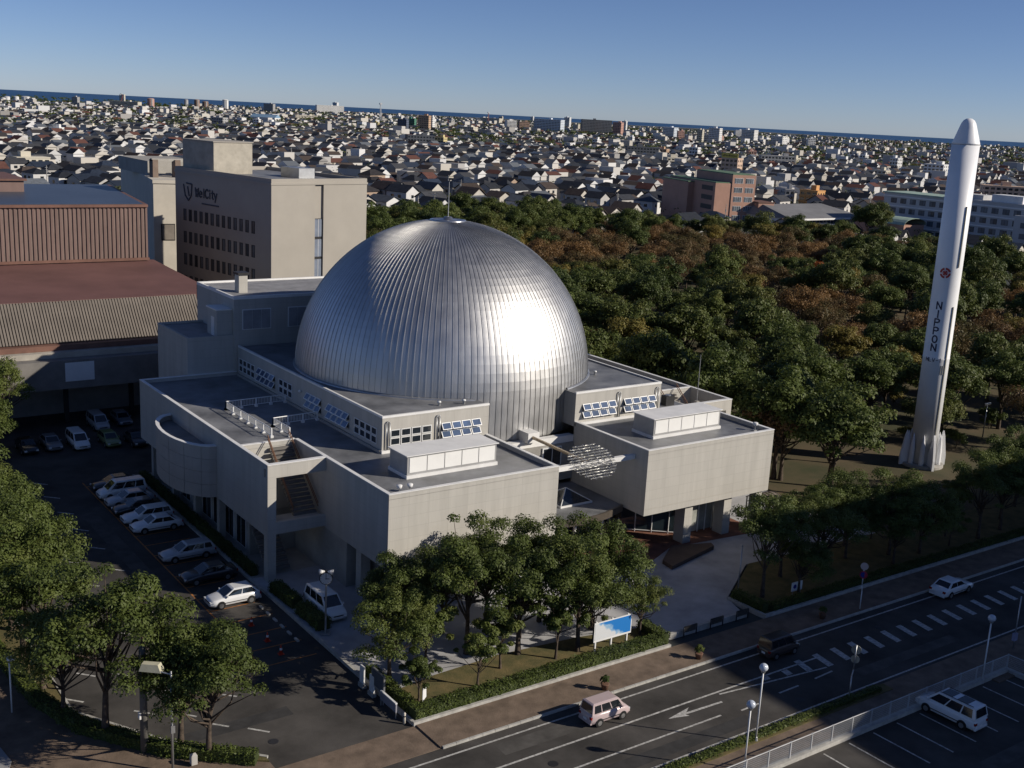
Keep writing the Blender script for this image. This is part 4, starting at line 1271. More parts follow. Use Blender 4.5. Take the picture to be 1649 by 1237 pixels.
def tree_meshes(seed, H, R, leafm, n=3000, size=0.3, clumps=26, stem=0.3, crown0=0.32, open_=0.0, tall=1.0, loose=0.0):
    """returns (trunk mesh, crown mesh): tapered trunk with limbs reaching into foliage clumps of uneven size"""
    rs = np.random.RandomState(seed)
    cz = H * (crown0 + (1 - crown0) * 0.5)
    hz = H * (1 - crown0) * 0.5
    cs, rad = [], []
    lob = rs.uniform(0.7, 1.15, 5)
    for k in range(clumps):
        d = rs.normal(size=3)
        d /= np.linalg.norm(d)
        if d[2] < -0.35: d[2] *= -0.5
        az = math.atan2(d[1], d[0])
        lb = lob[int((az + PI) / (2 * PI) * 4.999)]
        f = rs.uniform(0.45 - 0.1 * loose, 0.86 + 0.12 * loose) * (0.75 + 0.25 * lb) * (1 if k % 7 else 1.12)
        cs.append((d[0] * R * f, d[1] * R * f, cz + d[2] * hz * f * tall))
        rad.append(R * rs.uniform(0.17 - 0.06 * loose, 0.33 - 0.07 * loose))
    cs.append((0, 0, cz)); rad.append(R * 0.5 * (1 - open_))
    cs.append((0, 0, cz + hz * 0.4)); rad.append(R * 0.42 * (1 - open_))
    V, F = leaves(cs, rad, n, size, rs)
    V[:, 2] = np.maximum(V[:, 2], H * crown0 * 0.75)
    cm = arr_mesh('crown', V, F, [leafm])
    tb = MB()
    top = cz
    prev = Vector((0, 0, -0.1))
    segs = 5
    bend = Vector((rs.uniform(-0.4, 0.4), rs.uniform(-0.4, 0.4), 0))
    pts = []
    for k in range(segs + 1):
        t = k / segs
        pts.append(Vector((bend.x * t * t, bend.y * t * t, top * t - 0.1)))
    for k in range(segs):
        t0, t1 = k / segs, (k + 1) / segs
        tb.tube(pts[k], pts[k + 1], stem * (1.25 if k == 0 else 1.0) * (1 - 0.7 * t0), stem * (1 - 0.7 * t1), n=7, cap=False)
    order = rs.permutation(clumps)[:max(9, clumps // 2)]
    for k in order:
        b0 = pts[2].lerp(pts[4], rs.random_sample())
        tgt = Vector(cs[k])
        mid = b0.lerp(tgt, 0.5) + Vector((rs.uniform(-.3, .3), rs.uniform(-.3, .3), -0.15 * R * rs.random_sample()))
        tb.tube(b0, mid, stem * 0.38, stem * 0.24, n=5, cap=False)
        tb.tube(mid, tgt, stem * 0.24, stem * 0.07, n=5, cap=False)
    tm = tb.mesh('trunk', BARK, smooth=True)
    return tm, cm

def sightline(x, y):
    """the open lane across the lawn towards the rocket foot"""
    dx, dy = x - 77.68, y - 6.5
    s = -(dx * 0.834 + dy * 0.552)
    p = abs(-dx * 0.552 + dy * 0.834)
    q = dx * 0.6985 - dy * 0.7156          # and its sunny side
    pq = abs(dx * 0.7156 + dy * 0.6985)
    return (-3 < s < 31 and p < 5.2) or (0 < q < 24 and pq < 8.0)

def plant_tree(meshes, x, y, rz, sc, label, group=None, name='tree', cat='tree', z=0.0):
    t = link(name, None, None, (x, y, z), rz, label, cat, group)
    t.scale = (sc, sc, sc * random.uniform(0.94, 1.08))
    link('trunk', meshes[0], t)
    link('crown', meshes[1], t)
    return t

random.seed(11)
NEAR = [tree_meshes(100 + k, 8.4, 3.9, LEAF_G, n=19000, size=0.085, clumps=60, stem=0.19, crown0=0.14 + 0.04 * (k % 3), open_=0.45, loose=1.0) for k in range(5)]
NEARO = [tree_meshes(130 + k, 9.2, 4.0, LEAF_G, n=13000, size=0.09, clumps=40, stem=0.2, crown0=0.24, open_=0.7, loose=1.0) for k in range(3)]
SMALL = [tree_meshes(150 + k, 5.0, 1.9, LEAF_G, n=7500, size=0.08, clumps=22, stem=0.1, crown0=0.12, open_=0.3, loose=1.0) for k in range(2)]

# trees on the plaza bed in front of the left wing
front = [(-4.7, -8.9, 0, 0.88, 'camphor tree with a thick leaning trunk at the driveway corner of the plaza bed'),
         (-2.4, -5.6, 1, 0.9, 'bushy green tree right beside the street clock'),
         (2.2, -8.2, 2, 1.05, 'tall green tree before the near corner of the left wing'),
         (5.4, -10.2, 3, 1.16, 'tall camphor tree in the middle of the plaza bed'),
         (9.6, -12.0, 4, 1.08, 'broad tree standing directly left of the blue billboard'),
         (13.0, -9.4, 0, 1.12, 'biggest crown of the plaza trees, behind the blue billboard'),
         (15.6, -12.2, 2, 0.6, 'low tree at the plaza end of the bed, nearest the pale paving'),
         (2.4, -4.4, 3, 0.92, 'tree close against the near corner of the left wing wall'),
         (6.3, -4.6, 1, 0.95, 'tree close against the middle of the left wing wall'),
         (10.2, -6.4, 4, 0.98, 'tree close against the right end of the left wing wall')]
for i, (x, y, v, s, lab) in enumerate(front):
    src = NEARO[v % 3] if i in (2,) else NEAR[v]
    plant_tree(src, x, y, i * 1.3, s, lab, name='camphor_tree', z=0.15)
for i, (x, y, s, lab) in enumerate([(-4.5, -12.6, 0.85, 'small young tree near the white kerb corner'), (0.1, -12.8, 0.95, 'small tree behind the hedge, left of the middle of the bed'), (7.2, -8.0, 1.0, 'short bushy tree in the shade of the plaza trees'), (-1.6, -8.6, 1.25, 'leafy low tree between the leaning camphor and the tall trees'), (7.4, -12.2, 1.15, 'low leafy tree behind the hedge right of the middle of the bed'), (3.0, -11.4, 1.1, 'low leafy tree in the middle of the dry grass bed'), (11.8, -11.2, 1.0, 'low tree tucked behind the blue billboard')]):
    plant_tree(SMALL[i % 2], x, y, i * 2.1, s, lab, name='young_tree', z=0.15)
# trees of the left strip
left = [(-24.9, 16.4, 0, 1.2), (-25.0, 11.4, 1, 1.22), (-25.4, 6.1, 2, 1.2), (-25.2, 1.5, 3, 1.12), (-25.0, -2.9, 4, 0.92), (-23.4, -6.4, 0, 1.25), (-19.9, -10.0, 1, 1.1), (-18.9, -12.0, 2, 1.08), (-25.0, 22, 3, 1.25), (-25.2, 28, 4, 1.15)]
labs = ['green tree of the left strip, fourth from its far end', 'green tree of the left strip, seen against the white parking dashes', 'tree with a straight dark trunk at the left edge of the car park', 'second tree with a bare trunk along the left strip kerb',
        'thin forked tree low in the left strip', 'largest tree of the left strip, with a wide forked trunk', 'dense dark tree of the left strip beside the cream-headed lamp', 'tree with a bare lower trunk nearest the driveway mouth',
        'crown at the left picture edge, above the car park dashes', 'far tree of the left strip at the picture edge']
for i, (x, y, v, s) in enumerate(left):
    plant_tree(NEARO[i % 3] if i in (3, 5, 8) else NEAR[v], x, y, i * 0.9 + 0.4, s, labs[i], name='camphor_tree', z=0.15)
plant_tree(NEAR[2], -15.8, 59.8, 0.4, 1.2, 'dark green tree at the left edge below the brown hall', name='camphor_tree')
plant_tree(NEAR[0], -19.6, 53.5, 1.4, 1.1, 'tree at the left edge, in front of the hall tree', name='camphor_tree')
# roadside row at the right
rowl = ['nearest tree of the right roadside bed, beside the pale plaza', 'second tree of the right roadside bed', 'third tree of the right roadside bed']
rx = [(29.7, -11.9, 0.95), (34.5, -9.6, 0.9), (38.5, -11.0, 0.86), (43.5, -9.5, 0.9), (48, -11, 0.88), (53, -8.6, 0.95), (57.5, -10.6, 0.92), (62.5, -8.4, 0.96), (67.5, -10.4, 0.95), (73, -8.6, 0.98), (79, -10.2, 0.97), (85, -8.4, 1.0), (91, -9.8, 1.0), (97, -8, 1.0), (46, -7.4, 0.95), (51, -12.2, 0.9), (60, -12.6, 0.95), (65, -6.6, 1.0), (70.5, -12.4, 0.98), (76.5, -6.8, 0.85), (83, -12, 1.0), (88.5, -6.5, 1.0), (94, -12.2, 1.0), (37, -7.0, 0.8), (41, -8.2, 0.85), (46.5, -12.6, 0.8), (55.5, -12.4, 0.9), (50, -7.4, 0.85), (58, -6.4, 0.9), (64.5, -12.2, 0.95), (33, -13.0, 0.7)]
for i, (x, y, s) in enumerate(rx):
    if sightline(x, y):
        plant_tree(SMALL[i % 2], x, y, i, 0.85, 'low young tree in the open lane before the rocket', 'young trees before the rocket', name='young_tree', z=0.15)
        continue
    lab = rowl[i] if i < 3 else 'shaded tree in the long roadside row below the rocket'
    plant_tree(NEAR[i % 5] if i % 4 else NEARO[i % 3], x, y, i * 1.7, s, lab, None if i < 3 else 'roadside trees below the rocket', name='roadside_tree', z=0.15)

# ---- park wood
def inside(pt, poly):
    x, y = pt
    c = False
    n = len(poly)
    for i in range(n):
        x1, y1 = poly[i]
        x2, y2 = poly[(i + 1) % n]
        if (y1 > y) != (y2 > y) and x < (x2 - x1) * (y - y1) / (y2 - y1) + x1: c = not c
    return c

FAR_G = [tree_meshes(200 + k, 11 + (k % 3), 5.0 + 0.4 * (k % 2), LEAF_D, n=10500, size=0.185, clumps=46, stem=0.3, crown0=0.22) for k in range(5)]
FAR_L = [tree_meshes(220 + k, 11.5, 4.9, LEAF_G, n=10500, size=0.175, clumps=44, stem=0.28, crown0=0.22) for k in range(3)]
FAR_Y = [tree_meshes(230 + k, 10, 4.8, LEAF_Y, n=8000, size=0.165, clumps=36, stem=0.25, crown0=0.24, open_=0.2) for k in range(2)]
FAR_B = [tree_meshes(240 + k, 9.4, 4.9, LEAF_B, n=5200, size=0.15, clumps=40, stem=0.24, crown0=0.26, open_=0.35) for k in range(4)]
FAR_O = [tree_meshes(260 + k, 8.5, 3.4, (LEAF_O, LEAF_R)[k], n=6000, size=0.16, clumps=24, stem=0.22, crown0=0.26, open_=0.2) for k in range(2)]
from mathutils import noise as mnoise
rf = random.Random(21)
placed = 0
CLEAR = [(77.7, 6.5, 7), (72, 3, 8), (66, -1, 6), (92, 34, 5), (112, 55, 7), (160, 96, 7), (185, 110, 7)]
step = 9.0
gy = -6.0
while gy < 325:
    gx = 40.0
    while gx < 360:
        x, y = gx + rf.uniform(-2.6, 2.6), gy + rf.uniform(-2.6, 2.6)
        gx += step
        if not inside((x, y), PARK): continue
        if y < -5 or (x < 55 and y < 62): continue
        rel = math.degrees(math.atan2(x - CAM_LOC[0], y - CAM_LOC[1]))
        if rel > 66 or rel < 12: continue
        if any((x - a) ** 2 + (y - b) ** 2 < r * r for a, b, r in CLEAR) or sightline(x, y): continue
        dpk = math.hypot(x - 288, y - 244)
        if dpk < 22: continue
        nv = 0.8 * mnoise.noise((x * 0.016 + 3.1, y * 0.016 - 1.7, 0.3)) + 0.6 * mnoise.noise((x * 0.045, y * 0.045, 4.0))
        dist = math.hypot(x - CAM_LOC[0], y - CAM_LOC[1])
        if rf.random() < (0.16 if dist < 190 else 0.06): continue
        bias = 0.08 if (dist > 235 and x > 140) else 0.0
        if dist < 150: bias = -0.2
        v = nv + bias + rf.uniform(-0.26, 0.26)
        if v > 0.13:
            meshes, lab, nm = rf.choice(FAR_B), 'russet autumn tree in the park wood', 'autumn_tree'
            sc = rf.uniform(0.75, 1.15)
        elif v > 0.03:
            meshes, lab, nm = rf.choice(FAR_Y), 'yellowing tree in the park wood', 'yellowing_tree'
            sc = rf.uniform(0.85, 1.12)
        elif rf.random() < 0.3:
            meshes, lab, nm = rf.choice(FAR_L), 'mid green broadleaf tree in the park wood', 'broadleaf_tree'
            sc = rf.uniform(0.85, 1.12)
        else:
            meshes, lab, nm = rf.choice(FAR_G), 'dark evergreen tree in the park wood', 'evergreen_tree'
            sc = rf.uniform(0.68, 1.2)
        zh = ('right of the hotel block' if rel < 27 else 'behind the dome left shoulder' if rel < 31 else 'behind the dome top' if rel < 35 else 'behind the dome right shoulder' if rel < 39.5 else
              'below the pink office' if rel < 45.5 else 'below the gymnasium' if rel < 51 else 'left of the rocket' if rel < 56 else 'right of the rocket')
        zn = zh + (', near side of the wood' if dist < 165 else ', nearer half of the wood' if dist < 215 else ', farther half of the wood' if dist < 275 else ', town edge of the wood')
        plant_tree(meshes, x, y, rf.uniform(0, 6.28), sc, lab.replace(' in the park wood', ' ' + zn), lab.replace(' tree', ' trees'), name=nm)
        placed += 1
    gy += step
plant_tree(FAR_O[0], 158, 92, 0.3, 1.3, 'bright orange maple in the middle of the park wood', name='maple_tree')
plant_tree(FAR_O[1], 168, 90, 1.3, 1.0, 'dull red maple right of the orange one', name='maple_tree')
plant_tree(FAR_G[0], 281, 172, 2.3, 1.5, 'big dark evergreen right of the gymnasium', name='evergreen_tree')
plant_tree(FAR_G[2], 276, 168, 1.3, 1.3, 'dark evergreen in front of the big one by the gymnasium', name='evergreen_tree')
# shrubs under the trees near the rocket and museum
BUSH = [tree_meshes(280 + k, 2.6, 1.7, (LEAF_D, LEAF_Y, LEAF_G)[k], n=2600, size=0.1, clumps=16, stem=0.07, crown0=0.02, open_=0.2) for k in range(3)]
nb = 0
for k in range(900):
    x, y = rf.uniform(50, 150), rf.uniform(-5, 80)
    if nb >= 110: break
    if not inside((x, y), PARK) or (x < 55 and y < 45) or math.hypot(x - 77.7, y - 6.5) < 4.5 or sightline(x, y): continue
    if math.hypot(x - 70, y - 2) < 6.5 and rf.random() < 0.7: continue
    if math.degrees(math.atan2(x - CAM_LOC[0], y - CAM_LOC[1])) > 64: continue
    nb += 1
    plant_tree(BUSH[rf.choice((0, 0, 2, 1))], x, y, rf.uniform(0, 6), rf.uniform(0.6, 1.3), 'low shrub under the park trees ' + ('near the rocket' if math.hypot(x - 77.7, y - 6.5) < 25 else 'behind the museum'), 'shrubs under the park trees', name='shrub', cat='shrub')
# trees round the museum's right side
for i, (x, y, v, s, lab) in enumerate([(56.4, 11.0, 0, 1.12, 'tall pale green tree rising behind the right wing roof'), (59.6, 5.8, 1, 1.1, 'dark tree on the lawn between the right wing and the rocket'), (55.5, 20, 2, 1.1, 'green tree behind the aerial on the right wing'), (57, 34, 1, 1.05, 'green tree behind the rear of the right wing')]):
    plant_tree(FAR_L[v % 3], x, y, i, s, lab, name='lawn_tree')
# trees behind the hotel block and beyond
for i, (x, y, s) in enumerate([(74, 240, 1.35), (83, 248, 1.4), (92, 252, 1.4), (100, 250, 1.3), (108, 256, 1.2), (66, 252, 1.3), (88, 266, 1.4), (118, 254, 1.1), (60, 258, 1.3), (76, 262, 1.4)]):
    plant_tree(FAR_G[i % 5], x, y, i, s, 'dark evergreen in the clump behind the beige hotel block', 'evergreens behind the hotel block', name='evergreen_tree')
# palm by the hall
PT = thing('palm_tree', 'small dark palm in the shaded yard before the hall', 'palm', (3.6, 66, 0))
tb = MB()
for k in range(6): tb.tube((0, 0, k * 1.2), (0, 0, k * 1.2 + 1.2), 0.2 - k * 0.012, 0.19 - k * 0.012, n=8)
tb.obj('trunk', BARK, PT)
fr = MB()
rp_ = random.Random(4)
for k in range(26):
    a = rp_.uniform(0, 6.28); e = rp_.uniform(-0.5, 1.1); L = rp_.uniform(1.3, 1.9)
    prev = Vector((0, 0, 7.2)); d = Vector((math.cos(a) * math.cos(e), math.sin(a) * math.cos(e), math.sin(e)))
    sdv = Vector((-math.sin(a), math.cos(a), 0))
    for j in range(4):
        nx_ = prev + d * (L / 4); d = (d + Vector((0, 0, -0.28))).normalized()
        w0, w1 = 0.22 * (1 - j / 4.5), 0.22 * (1 - (j + 1) / 4.5)
        fr.quad(prev - sdv * w0, prev + sdv * w0, nx_ + sdv * w1, nx_ - sdv * w1)
        prev = nx_
fr.obj('crown', LEAF_D, PT)

# ---- clipped hedges: solid core with leaf skin
def hedge(pts, wd, h, label, z=0.15, name='hedge'):
    core = MB()
    V, F = [], []
    rs = np.random.RandomState(len(pts) * 7 + int(abs(pts[0][0]) * 10))
    allp = []
    for a, b in zip(pts[:-1], pts[1:]):
        a, b = Vector((*a, z)), Vector((*b, z))
        d = (b - a).normalized()
        nrm = Vector((-d.y, d.x, 0)) * (wd / 2 - 0.06)
        c = [a - nrm, b - nrm, b + nrm, a + nrm]
        core.add([(p.x, p.y, z - 0.1) for p in c] + [(p.x, p.y, z + h - 0.08) for p in c], [(4, 5, 6, 7), (0, 1, 5, 4), (1, 2, 6, 5), (2, 3, 7, 6), (3, 0, 4, 7)])
        L = (b - a).length
        n = int(L * (wd + 2 * h) * 150)
        u = rs.random_sample(n) * L
        s = rs.random_sample(n) * (wd + 2 * h)
        off = np.where(s < h, -wd / 2, np.where(s > h + wd, wd / 2, s - h - wd / 2))
        zz = np.where(s < h, s, np.where(s > h + wd, h - (s - h - wd), h))
        nn = np.where((s < h)[:, None], np.array([-1., 0]), np.where((s > h + wd)[:, None], np.array([1., 0]), np.array([0., 1])))
        nv = nn[:, :1] * np.array([-d.y, d.x, 0]) + nn[:, 1:] * np.array([0, 0, 1.])
        bump = 0.05 * np.sin(u * 2.3) + 0.04 * np.sin(u * 5.1 + 1)
        pos = np.array([a.x, a.y, z]) + u[:, None] * np.array([d.x, d.y, 0]) + off[:, None] * np.array([-d.y, d.x, 0]) + np.stack([0 * zz, 0 * zz, zz], 1)
        pos = pos + nv * (rs.normal(size=(n, 1)) * 0.05 + bump[:, None])
        nr = nv + rs.normal(size=(n, 3)) * 0.4
        nr /= np.linalg.norm(nr, axis=1)[:, None]
        t = np.cross(nr, rs.normal(size=(n, 3))); t /= np.linalg.norm(t, axis=1)[:, None]
        bb = np.cross(nr, t)
        sz = (0.045 + 0.04 * rs.random_sample(n))[:, None]
        allp.append(np.stack([pos - t * sz, pos + bb * sz * .7, pos + t * sz, pos - bb * sz * .7], 1).reshape(-1, 3))
    V = np.concatenate(allp)
    F = np.arange(len(V)).reshape(-1, 4)
    h_ = thing(name, label, 'hedge', (0, 0, 0))
    core.obj('core', mat('hedge_core', (0.04, 0.055, 0.016), rough=0.9), h_)
    link('leaves', arr_mesh('leaves', V, F, [HEDGE]), h_)

hedge([(-5.9, -14.15), (16.2, -14.15)], 1.0, 0.75, 'long clipped green hedge above the white kerb along the pavement')
hedge([(16.3, -14.3), (16.5, -11.4)], 0.9, 0.78, 'short end of hedge turning the corner at the pale plaza')
hedge([(-5.5, -13.6), (-5.5, -7.4)], 0.8, 0.7, 'hedge behind the driveway sign boards')
hedge([(-5.35, 9.0), (-5.2, 5.0)], 1.0, 0.8, 'far clipped hedge between the bays and the plaza')
hedge([(-5.2, 4.2), (-5.1, 0.4)], 1.1, 0.8, 'near clipped hedge between the bays and the plaza')
hedge([(27.4, -10.9), (27.6, -14.2)], 0.9, 0.8, 'hedge at the right plaza corner in shade')
hedge([(28.1, -14.2), (84, -14.2)], 0.8, 0.6, 'long dark hedge behind the kerb of the right roadside bed')
hedge([(-27.0, 22), (-26.7, 8), (-26.0, 0), (-24.5, -5.0), (-20.8, -10.3), (-16.6, -13.85)], 0.9, 0.7, 'curving hedge along the outside of the left strip')
hedge([(2.0, -27.5), (25, -27.5)], 0.5, 0.3, 'low scrubby planting along the far pavement edge')
hedge([(-5.6, 12.5), (-5.55, 42)], 0.7, 0.7, 'dark shrubs under the left wall behind the parked cars')
# ============================================================ VEHICLES
GLS_CAR = glass('car_glass', (0.012, 0.016, 0.022), rough=0.05)
LAMPW = mat('headlight_glass', (0.6, 0.62, 0.64), rough=0.1, spec=0.8)
LAMPR = mat('taillight_red', (0.25, 0.015, 0.012), rough=0.2, spec=0.6)
CARP = {}

def carpaint(nm, col):
    return mat('car_paint_' + nm, col, rough=0.28, var=0.02, spec=0.5, coat=0.8)

STY = {
 # L, W, H, belt, stations [(x, ztop)], cabin: rear base x, front base x, rear roof x, front roof x
 'sedan': dict(L=4.55, W=1.7, H=1.4, belt=0.9, st=[(-2.27, .62), (-2.2, .86), (-1.9, .93), (-1.3, .95), (0.85, .9), (1.3, .86), (1.9, .76), (2.2, .64), (2.27, .5)], cab=(-1.75, 1.05, -1.1, 0.25), n=2),
 'hatch': dict(L=4.2, W=1.7, H=1.43, belt=0.9, st=[(-2.1, .55), (-2.05, .82), (-1.85, .92), (-1.0, .93), (0.85, .9), (1.25, .85), (1.8, .75), (2.05, .62), (2.1, .5)], cab=(-1.98, 1.05, -1.4, 0.2), n=2),
 'wagon': dict(L=4.65, W=1.7, H=1.46, belt=0.9, st=[(-2.32, .55), (-2.28, .84), (-2.1, .93), (-1.0, .94), (0.9, .9), (1.3, .86), (1.95, .76), (2.25, .62), (2.32, .5)], cab=(-2.24, 1.05, -1.95, 0.25), n=3),
 'minivan': dict(L=4.6, W=1.72, H=1.78, belt=1.0, st=[(-2.3, .55), (-2.27, .95), (-2.1, 1.02), (-1.0, 1.03), (1.2, 1.0), (1.6, .95), (2.05, .84), (2.26, .68), (2.3, .5)], cab=(-2.25, 1.6, -2.08, 0.75), n=3),
 'keivan': dict(L=3.38, W=1.47, H=1.64, belt=0.93, st=[(-1.69, .5), (-1.67, .88), (-1.55, .95), (-0.8, .96), (0.8, .94), (1.05, .91), (1.4, .85), (1.62, .7), (1.69, .5)], cab=(-1.64, 1.2, -1.52, 0.68), n=3),
}

def lerp(a, b, t): return a + (b - a) * t

def car_proto(style, paint):
    S = STY[style]
    key = (style, paint)
    if key in CARP: return CARP[key]
    pm = carpaint(paint, PAINT[paint])
    meshes = []
    hw = S['W'] / 2
    # lower shell
    st = S['st']
    vs, fs = [], []
    n = None
    for i, (x, zt) in enumerate(st):
        t = abs(x) / (S['L'] / 2)
        w_ = hw * (1 - 0.13 * max(0, (t - 0.72) / 0.28) ** 2)
        zb = 0.2 if t < 0.95 else 0.28
        ring = [(0, zb), (w_ * .8, zb), (w_ * .97, zb + .1), (w_, lerp(zb, zt, .45)), (w_ * .985, lerp(zb, zt, .75)), (w_ * .93, zt - .03), (w_ * .8, zt + .005), (w_ * .4, zt + .03), (0, zt + .035)]
        full = ring + [(-y, z) for y, z in ring[-2:0:-1]]
        n = len(full)
        vs += [(x, y, z) for y, z in full]
    for i in range(len(st) - 1):
        for j in range(n):
            k = (j + 1) % n
            fs.append((i * n + j, i * n + k, (i + 1) * n + k, (i + 1) * n + j))
    fs.append(tuple(range(n - 1, -1, -1)))
    fs.append(tuple((len(st) - 1) * n + i for i in range(n)))
    fs = [f[::-1] for f in fs]
    meshes.append(('body', MB().add(vs, fs).mesh('body', pm, True), []))
    # cabin
    rb, fb, rr_, fr_ = S['cab']
    zb, zt = S['belt'] - 0.02, S['H']
    wb, wt = hw * 0.93, hw * 0.76
    c = MB()
    bot = [(rb, -wb, zb), (fb, -wb * .95, zb), (fb, wb * .95, zb), (rb, wb, zb)]
    top = [(rr_, -wt, zt - .05), (fr_, -wt, zt - .05), (fr_, wt, zt - .05), (rr_, wt, zt - .05)]
    cr = [(rr_ + .12, -wt * .8, zt), (fr_ - .12, -wt * .8, zt), (fr_ - .12, wt * .8, zt), (rr_ + .12, wt * .8, zt)]
    c.add(bot + top + cr, [(0, 1, 5, 4), (1, 2, 6, 5), (2, 3, 7, 6), (3, 0, 4, 7), (4, 5, 9, 8), (5, 6, 10, 9), (6, 7, 11, 10), (7, 4, 8, 11), (8, 9, 10, 11)])
    meshes.append(('cabin', c.mesh('cabin', pm), []))
    def pane(q, u0, u1, v0, v1, off=0.012):
        a, b, c_, d = [Vector(p) for p in q]
        nrm = (b - a).cross(d - a).normalized() * off
        f = lambda u, v: (a.lerp(b, u)).lerp(d.lerp(c_, u), v) + nrm
        m = MB()
        p4 = [f(u0, v0), f(u1, v0), f(u1, v1), f(u0, v1)]
        m.add(p4 + [p - nrm * 1.4 for p in p4], [(0, 1, 2, 3), (0, 4, 5, 1), (1, 5, 6, 2), (2, 6, 7, 3), (3, 7, 4, 0)])
        return m
    right = (bot[0], bot[1], top[1], top[0])
    frontq = (bot[1], bot[2], top[2], top[1])
    leftq = (bot[2], bot[3], top[3], top[2])
    rearq = (bot[3], bot[0], top[0], top[3])
    meshes.append(('windscreen', pane(frontq, .07, .93, .1, .93).mesh('windscreen', GLS_CAR), []))
    meshes.append(('rear_window', pane(rearq, .08, .92, .16, .9).mesh('rear_window', GLS_CAR), []))
    N = S['n']
    cuts = [0.06, .5, .94] if N == 2 else [.05, .3, .62, .95]
    for q, flip in ((right, False), (leftq, True)):
        for k in range(N):
            u0, u1 = cuts[k] + .015, cuts[k + 1] - .015
            if flip: u0, u1 = 1 - u1, 1 - u0
            meshes.append(('side_window', pane(q, u0, u1, .14, .9).mesh('side_window', GLS_CAR), []))
    # wheels
    wr = 0.3 if style != 'keivan' else 0.27
    wx = S['L'] * 0.295
    for sx in (-1, 1):
        for sy in (-1, 1):
            y = sy * (hw - 0.08)
            m = MB().tube((sx * wx, y - .1, wr), (sx * wx, y + .1, wr), wr, n=18)
            ar = MB().tube((sx * wx, y - .02, wr + .02), (sx * wx, sy * (hw + 0.004) - .0, wr + .02), wr + .055, n=18)
            rim = MB().tube((sx * wx, y + sy * .09, wr), (sx * wx, y + sy * .112, wr), wr * .64, n=12)
            meshes.append(('wheel', m.mesh('wheel', RUBBER), [('rim', rim.mesh('rim', RIM)), ('wheel_arch', ar.mesh('wheel_arch', DARK))]))
    L2 = S['L'] / 2
    for sy in (-1, 1):
        meshes.append(('headlight', MB().box(L2 - .22, L2 - .005, sy * hw * .55, sy * hw * .86, .52, .66).mesh('headlight', LAMPW), []))
        meshes.append(('taillight', MB().box(-L2 - .006, -L2 + .12, sy * hw * .62, sy * hw * .9, .62, .8).mesh('taillight', LAMPR), []))
        meshes.append(('wing_mirror', MB().box(fb - .38, fb - .26, sy * hw * .94, sy * hw * 1.12, zb + .03, zb + .17).mesh('wing_mirror', pm), []))
    meshes.append(('grille', MB().box(L2 - .05, L2 + .004, -hw * .5, hw * .5, .5, .6).mesh('grille', DARK), []))
    meshes.append(('bumper', MB().box(-L2 - .03, -L2 + .1, -hw * .86, hw * .86, .26, .4).mesh('bumper', pm), []))
    for sy in (-1, 1):
        meshes.append(('side_moulding', MB().box(-L2 * .5, L2 * .5, sy * (hw - .01), sy * (hw + .012), .44, .5).mesh('side_moulding', DARK), []))
    meshes.append(('number_plate', MB().box(-L2 - .012, -L2 + .01, -.17, .17, .42, .58).mesh('number_plate', WHITE), []))
    CARP[key] = meshes
    return meshes

PAINT = dict(white=(.72, .73, .74), silver=(.4, .41, .43), grey=(.16, .165, .18), dark=(.025, .027, .032), black=(.012, .012, .014), pink=(.52, .42, .42), brown=(.06, .042, .036), green=(.2, .24, .1), blue=(.03, .05, .11))

def car(style, paint, x, y, hdg, label, name='parked_car', cat='car', z=0.006):
    t = thing(name, label, cat, (x, y, z), math.radians(hdg))
    for nm, me, subs in car_proto(style, paint):
        o = link(nm, me, t)
        for sn, sm in subs: link(sn, sm, o)
    return t

car('hatch', 'white', -9.1, 8.6, 180, 'white hatchback in full sun in the bay nearest the traffic cones')
car('sedan', 'dark', -9.1, 13.8, 180, 'dark saloon parked in shade behind the sunlit white hatchback')
car('wagon', 'silver', -9.0, 19.1, 180, 'silver estate car in the shaded row, with empty bays on both sides')
car('sedan', 'white', -9.1, 26.9, 180, 'white saloon, nearest of the tight group of shaded cars')
car('wagon', 'white', -9.1, 29.5, 180, 'white estate car, second of the tight shaded group')
car('sedan', 'black', -9.2, 32.1, 180, 'black saloon between white cars in the shaded row')
car('sedan', 'silver', -9.1, 34.7, 180, 'pale silver saloon fourth in the tight shaded group')
car('minivan', 'white', -9.1, 37.3, 180, 'white people carrier fifth in the shaded row')
car('sedan', 'black', -9.0, 39.9, 180, 'black car at the far end of the shaded row')
car('minivan', 'white', -8.3, 56.0, -90, 'white minivan alone in the far shaded bays, nose to the camera')
car('sedan', 'grey', -11.0, 56.8, -90, 'grey car left of the far white minivan')
car('sedan', 'black', -13.6, 56.6, -90, 'black car two bays left of the far white minivan')
car('hatch', 'green', -5.0, 55.4, -90, 'olive hatchback right of the far white minivan')
car('sedan', 'dark', -2.3, 54.4, -90, 'dark car hidden behind the corner of the museum wall')
car('minivan', 'silver', -4.2, 62.6, -90, 'silver van in the rearmost shaded bays')
car('hatch', 'grey', -1.2, 63.4, -90, 'grey car in the rearmost bays beside the silver van')
car('sedan', 'white', -18.4, 55.2, -90, 'white car at the left picture edge in the far bays')
car('keivan', 'pink', 5.3, -20.35, 0, 'small pinkish boxy van driving along the sunlit road', 'boxy_van', 'van', 0.002)
car('keivan', 'brown', 23.1, -19.65, 0, 'dark brown small car driving in the shade beside the plaza', 'moving_car', 'car', 0.002)
car('sedan', 'white', 45.8, -19.25, 2, 'white saloon driving on the shaded road beside the hatched stripes', 'moving_car', 'car', 0.002)
w_ = car('minivan', 'white', 26.3, -32.4, 92, 'white people carrier with dark sunroofs in the fenced car park', 'parked_van', 'van')
for k in range(2):
    MB().box(-1.4 + k * 1.15, -0.6 + k * 1.15, -.48, .48, 1.775, 1.79).obj('sunroof', GLS_CAR, w_)
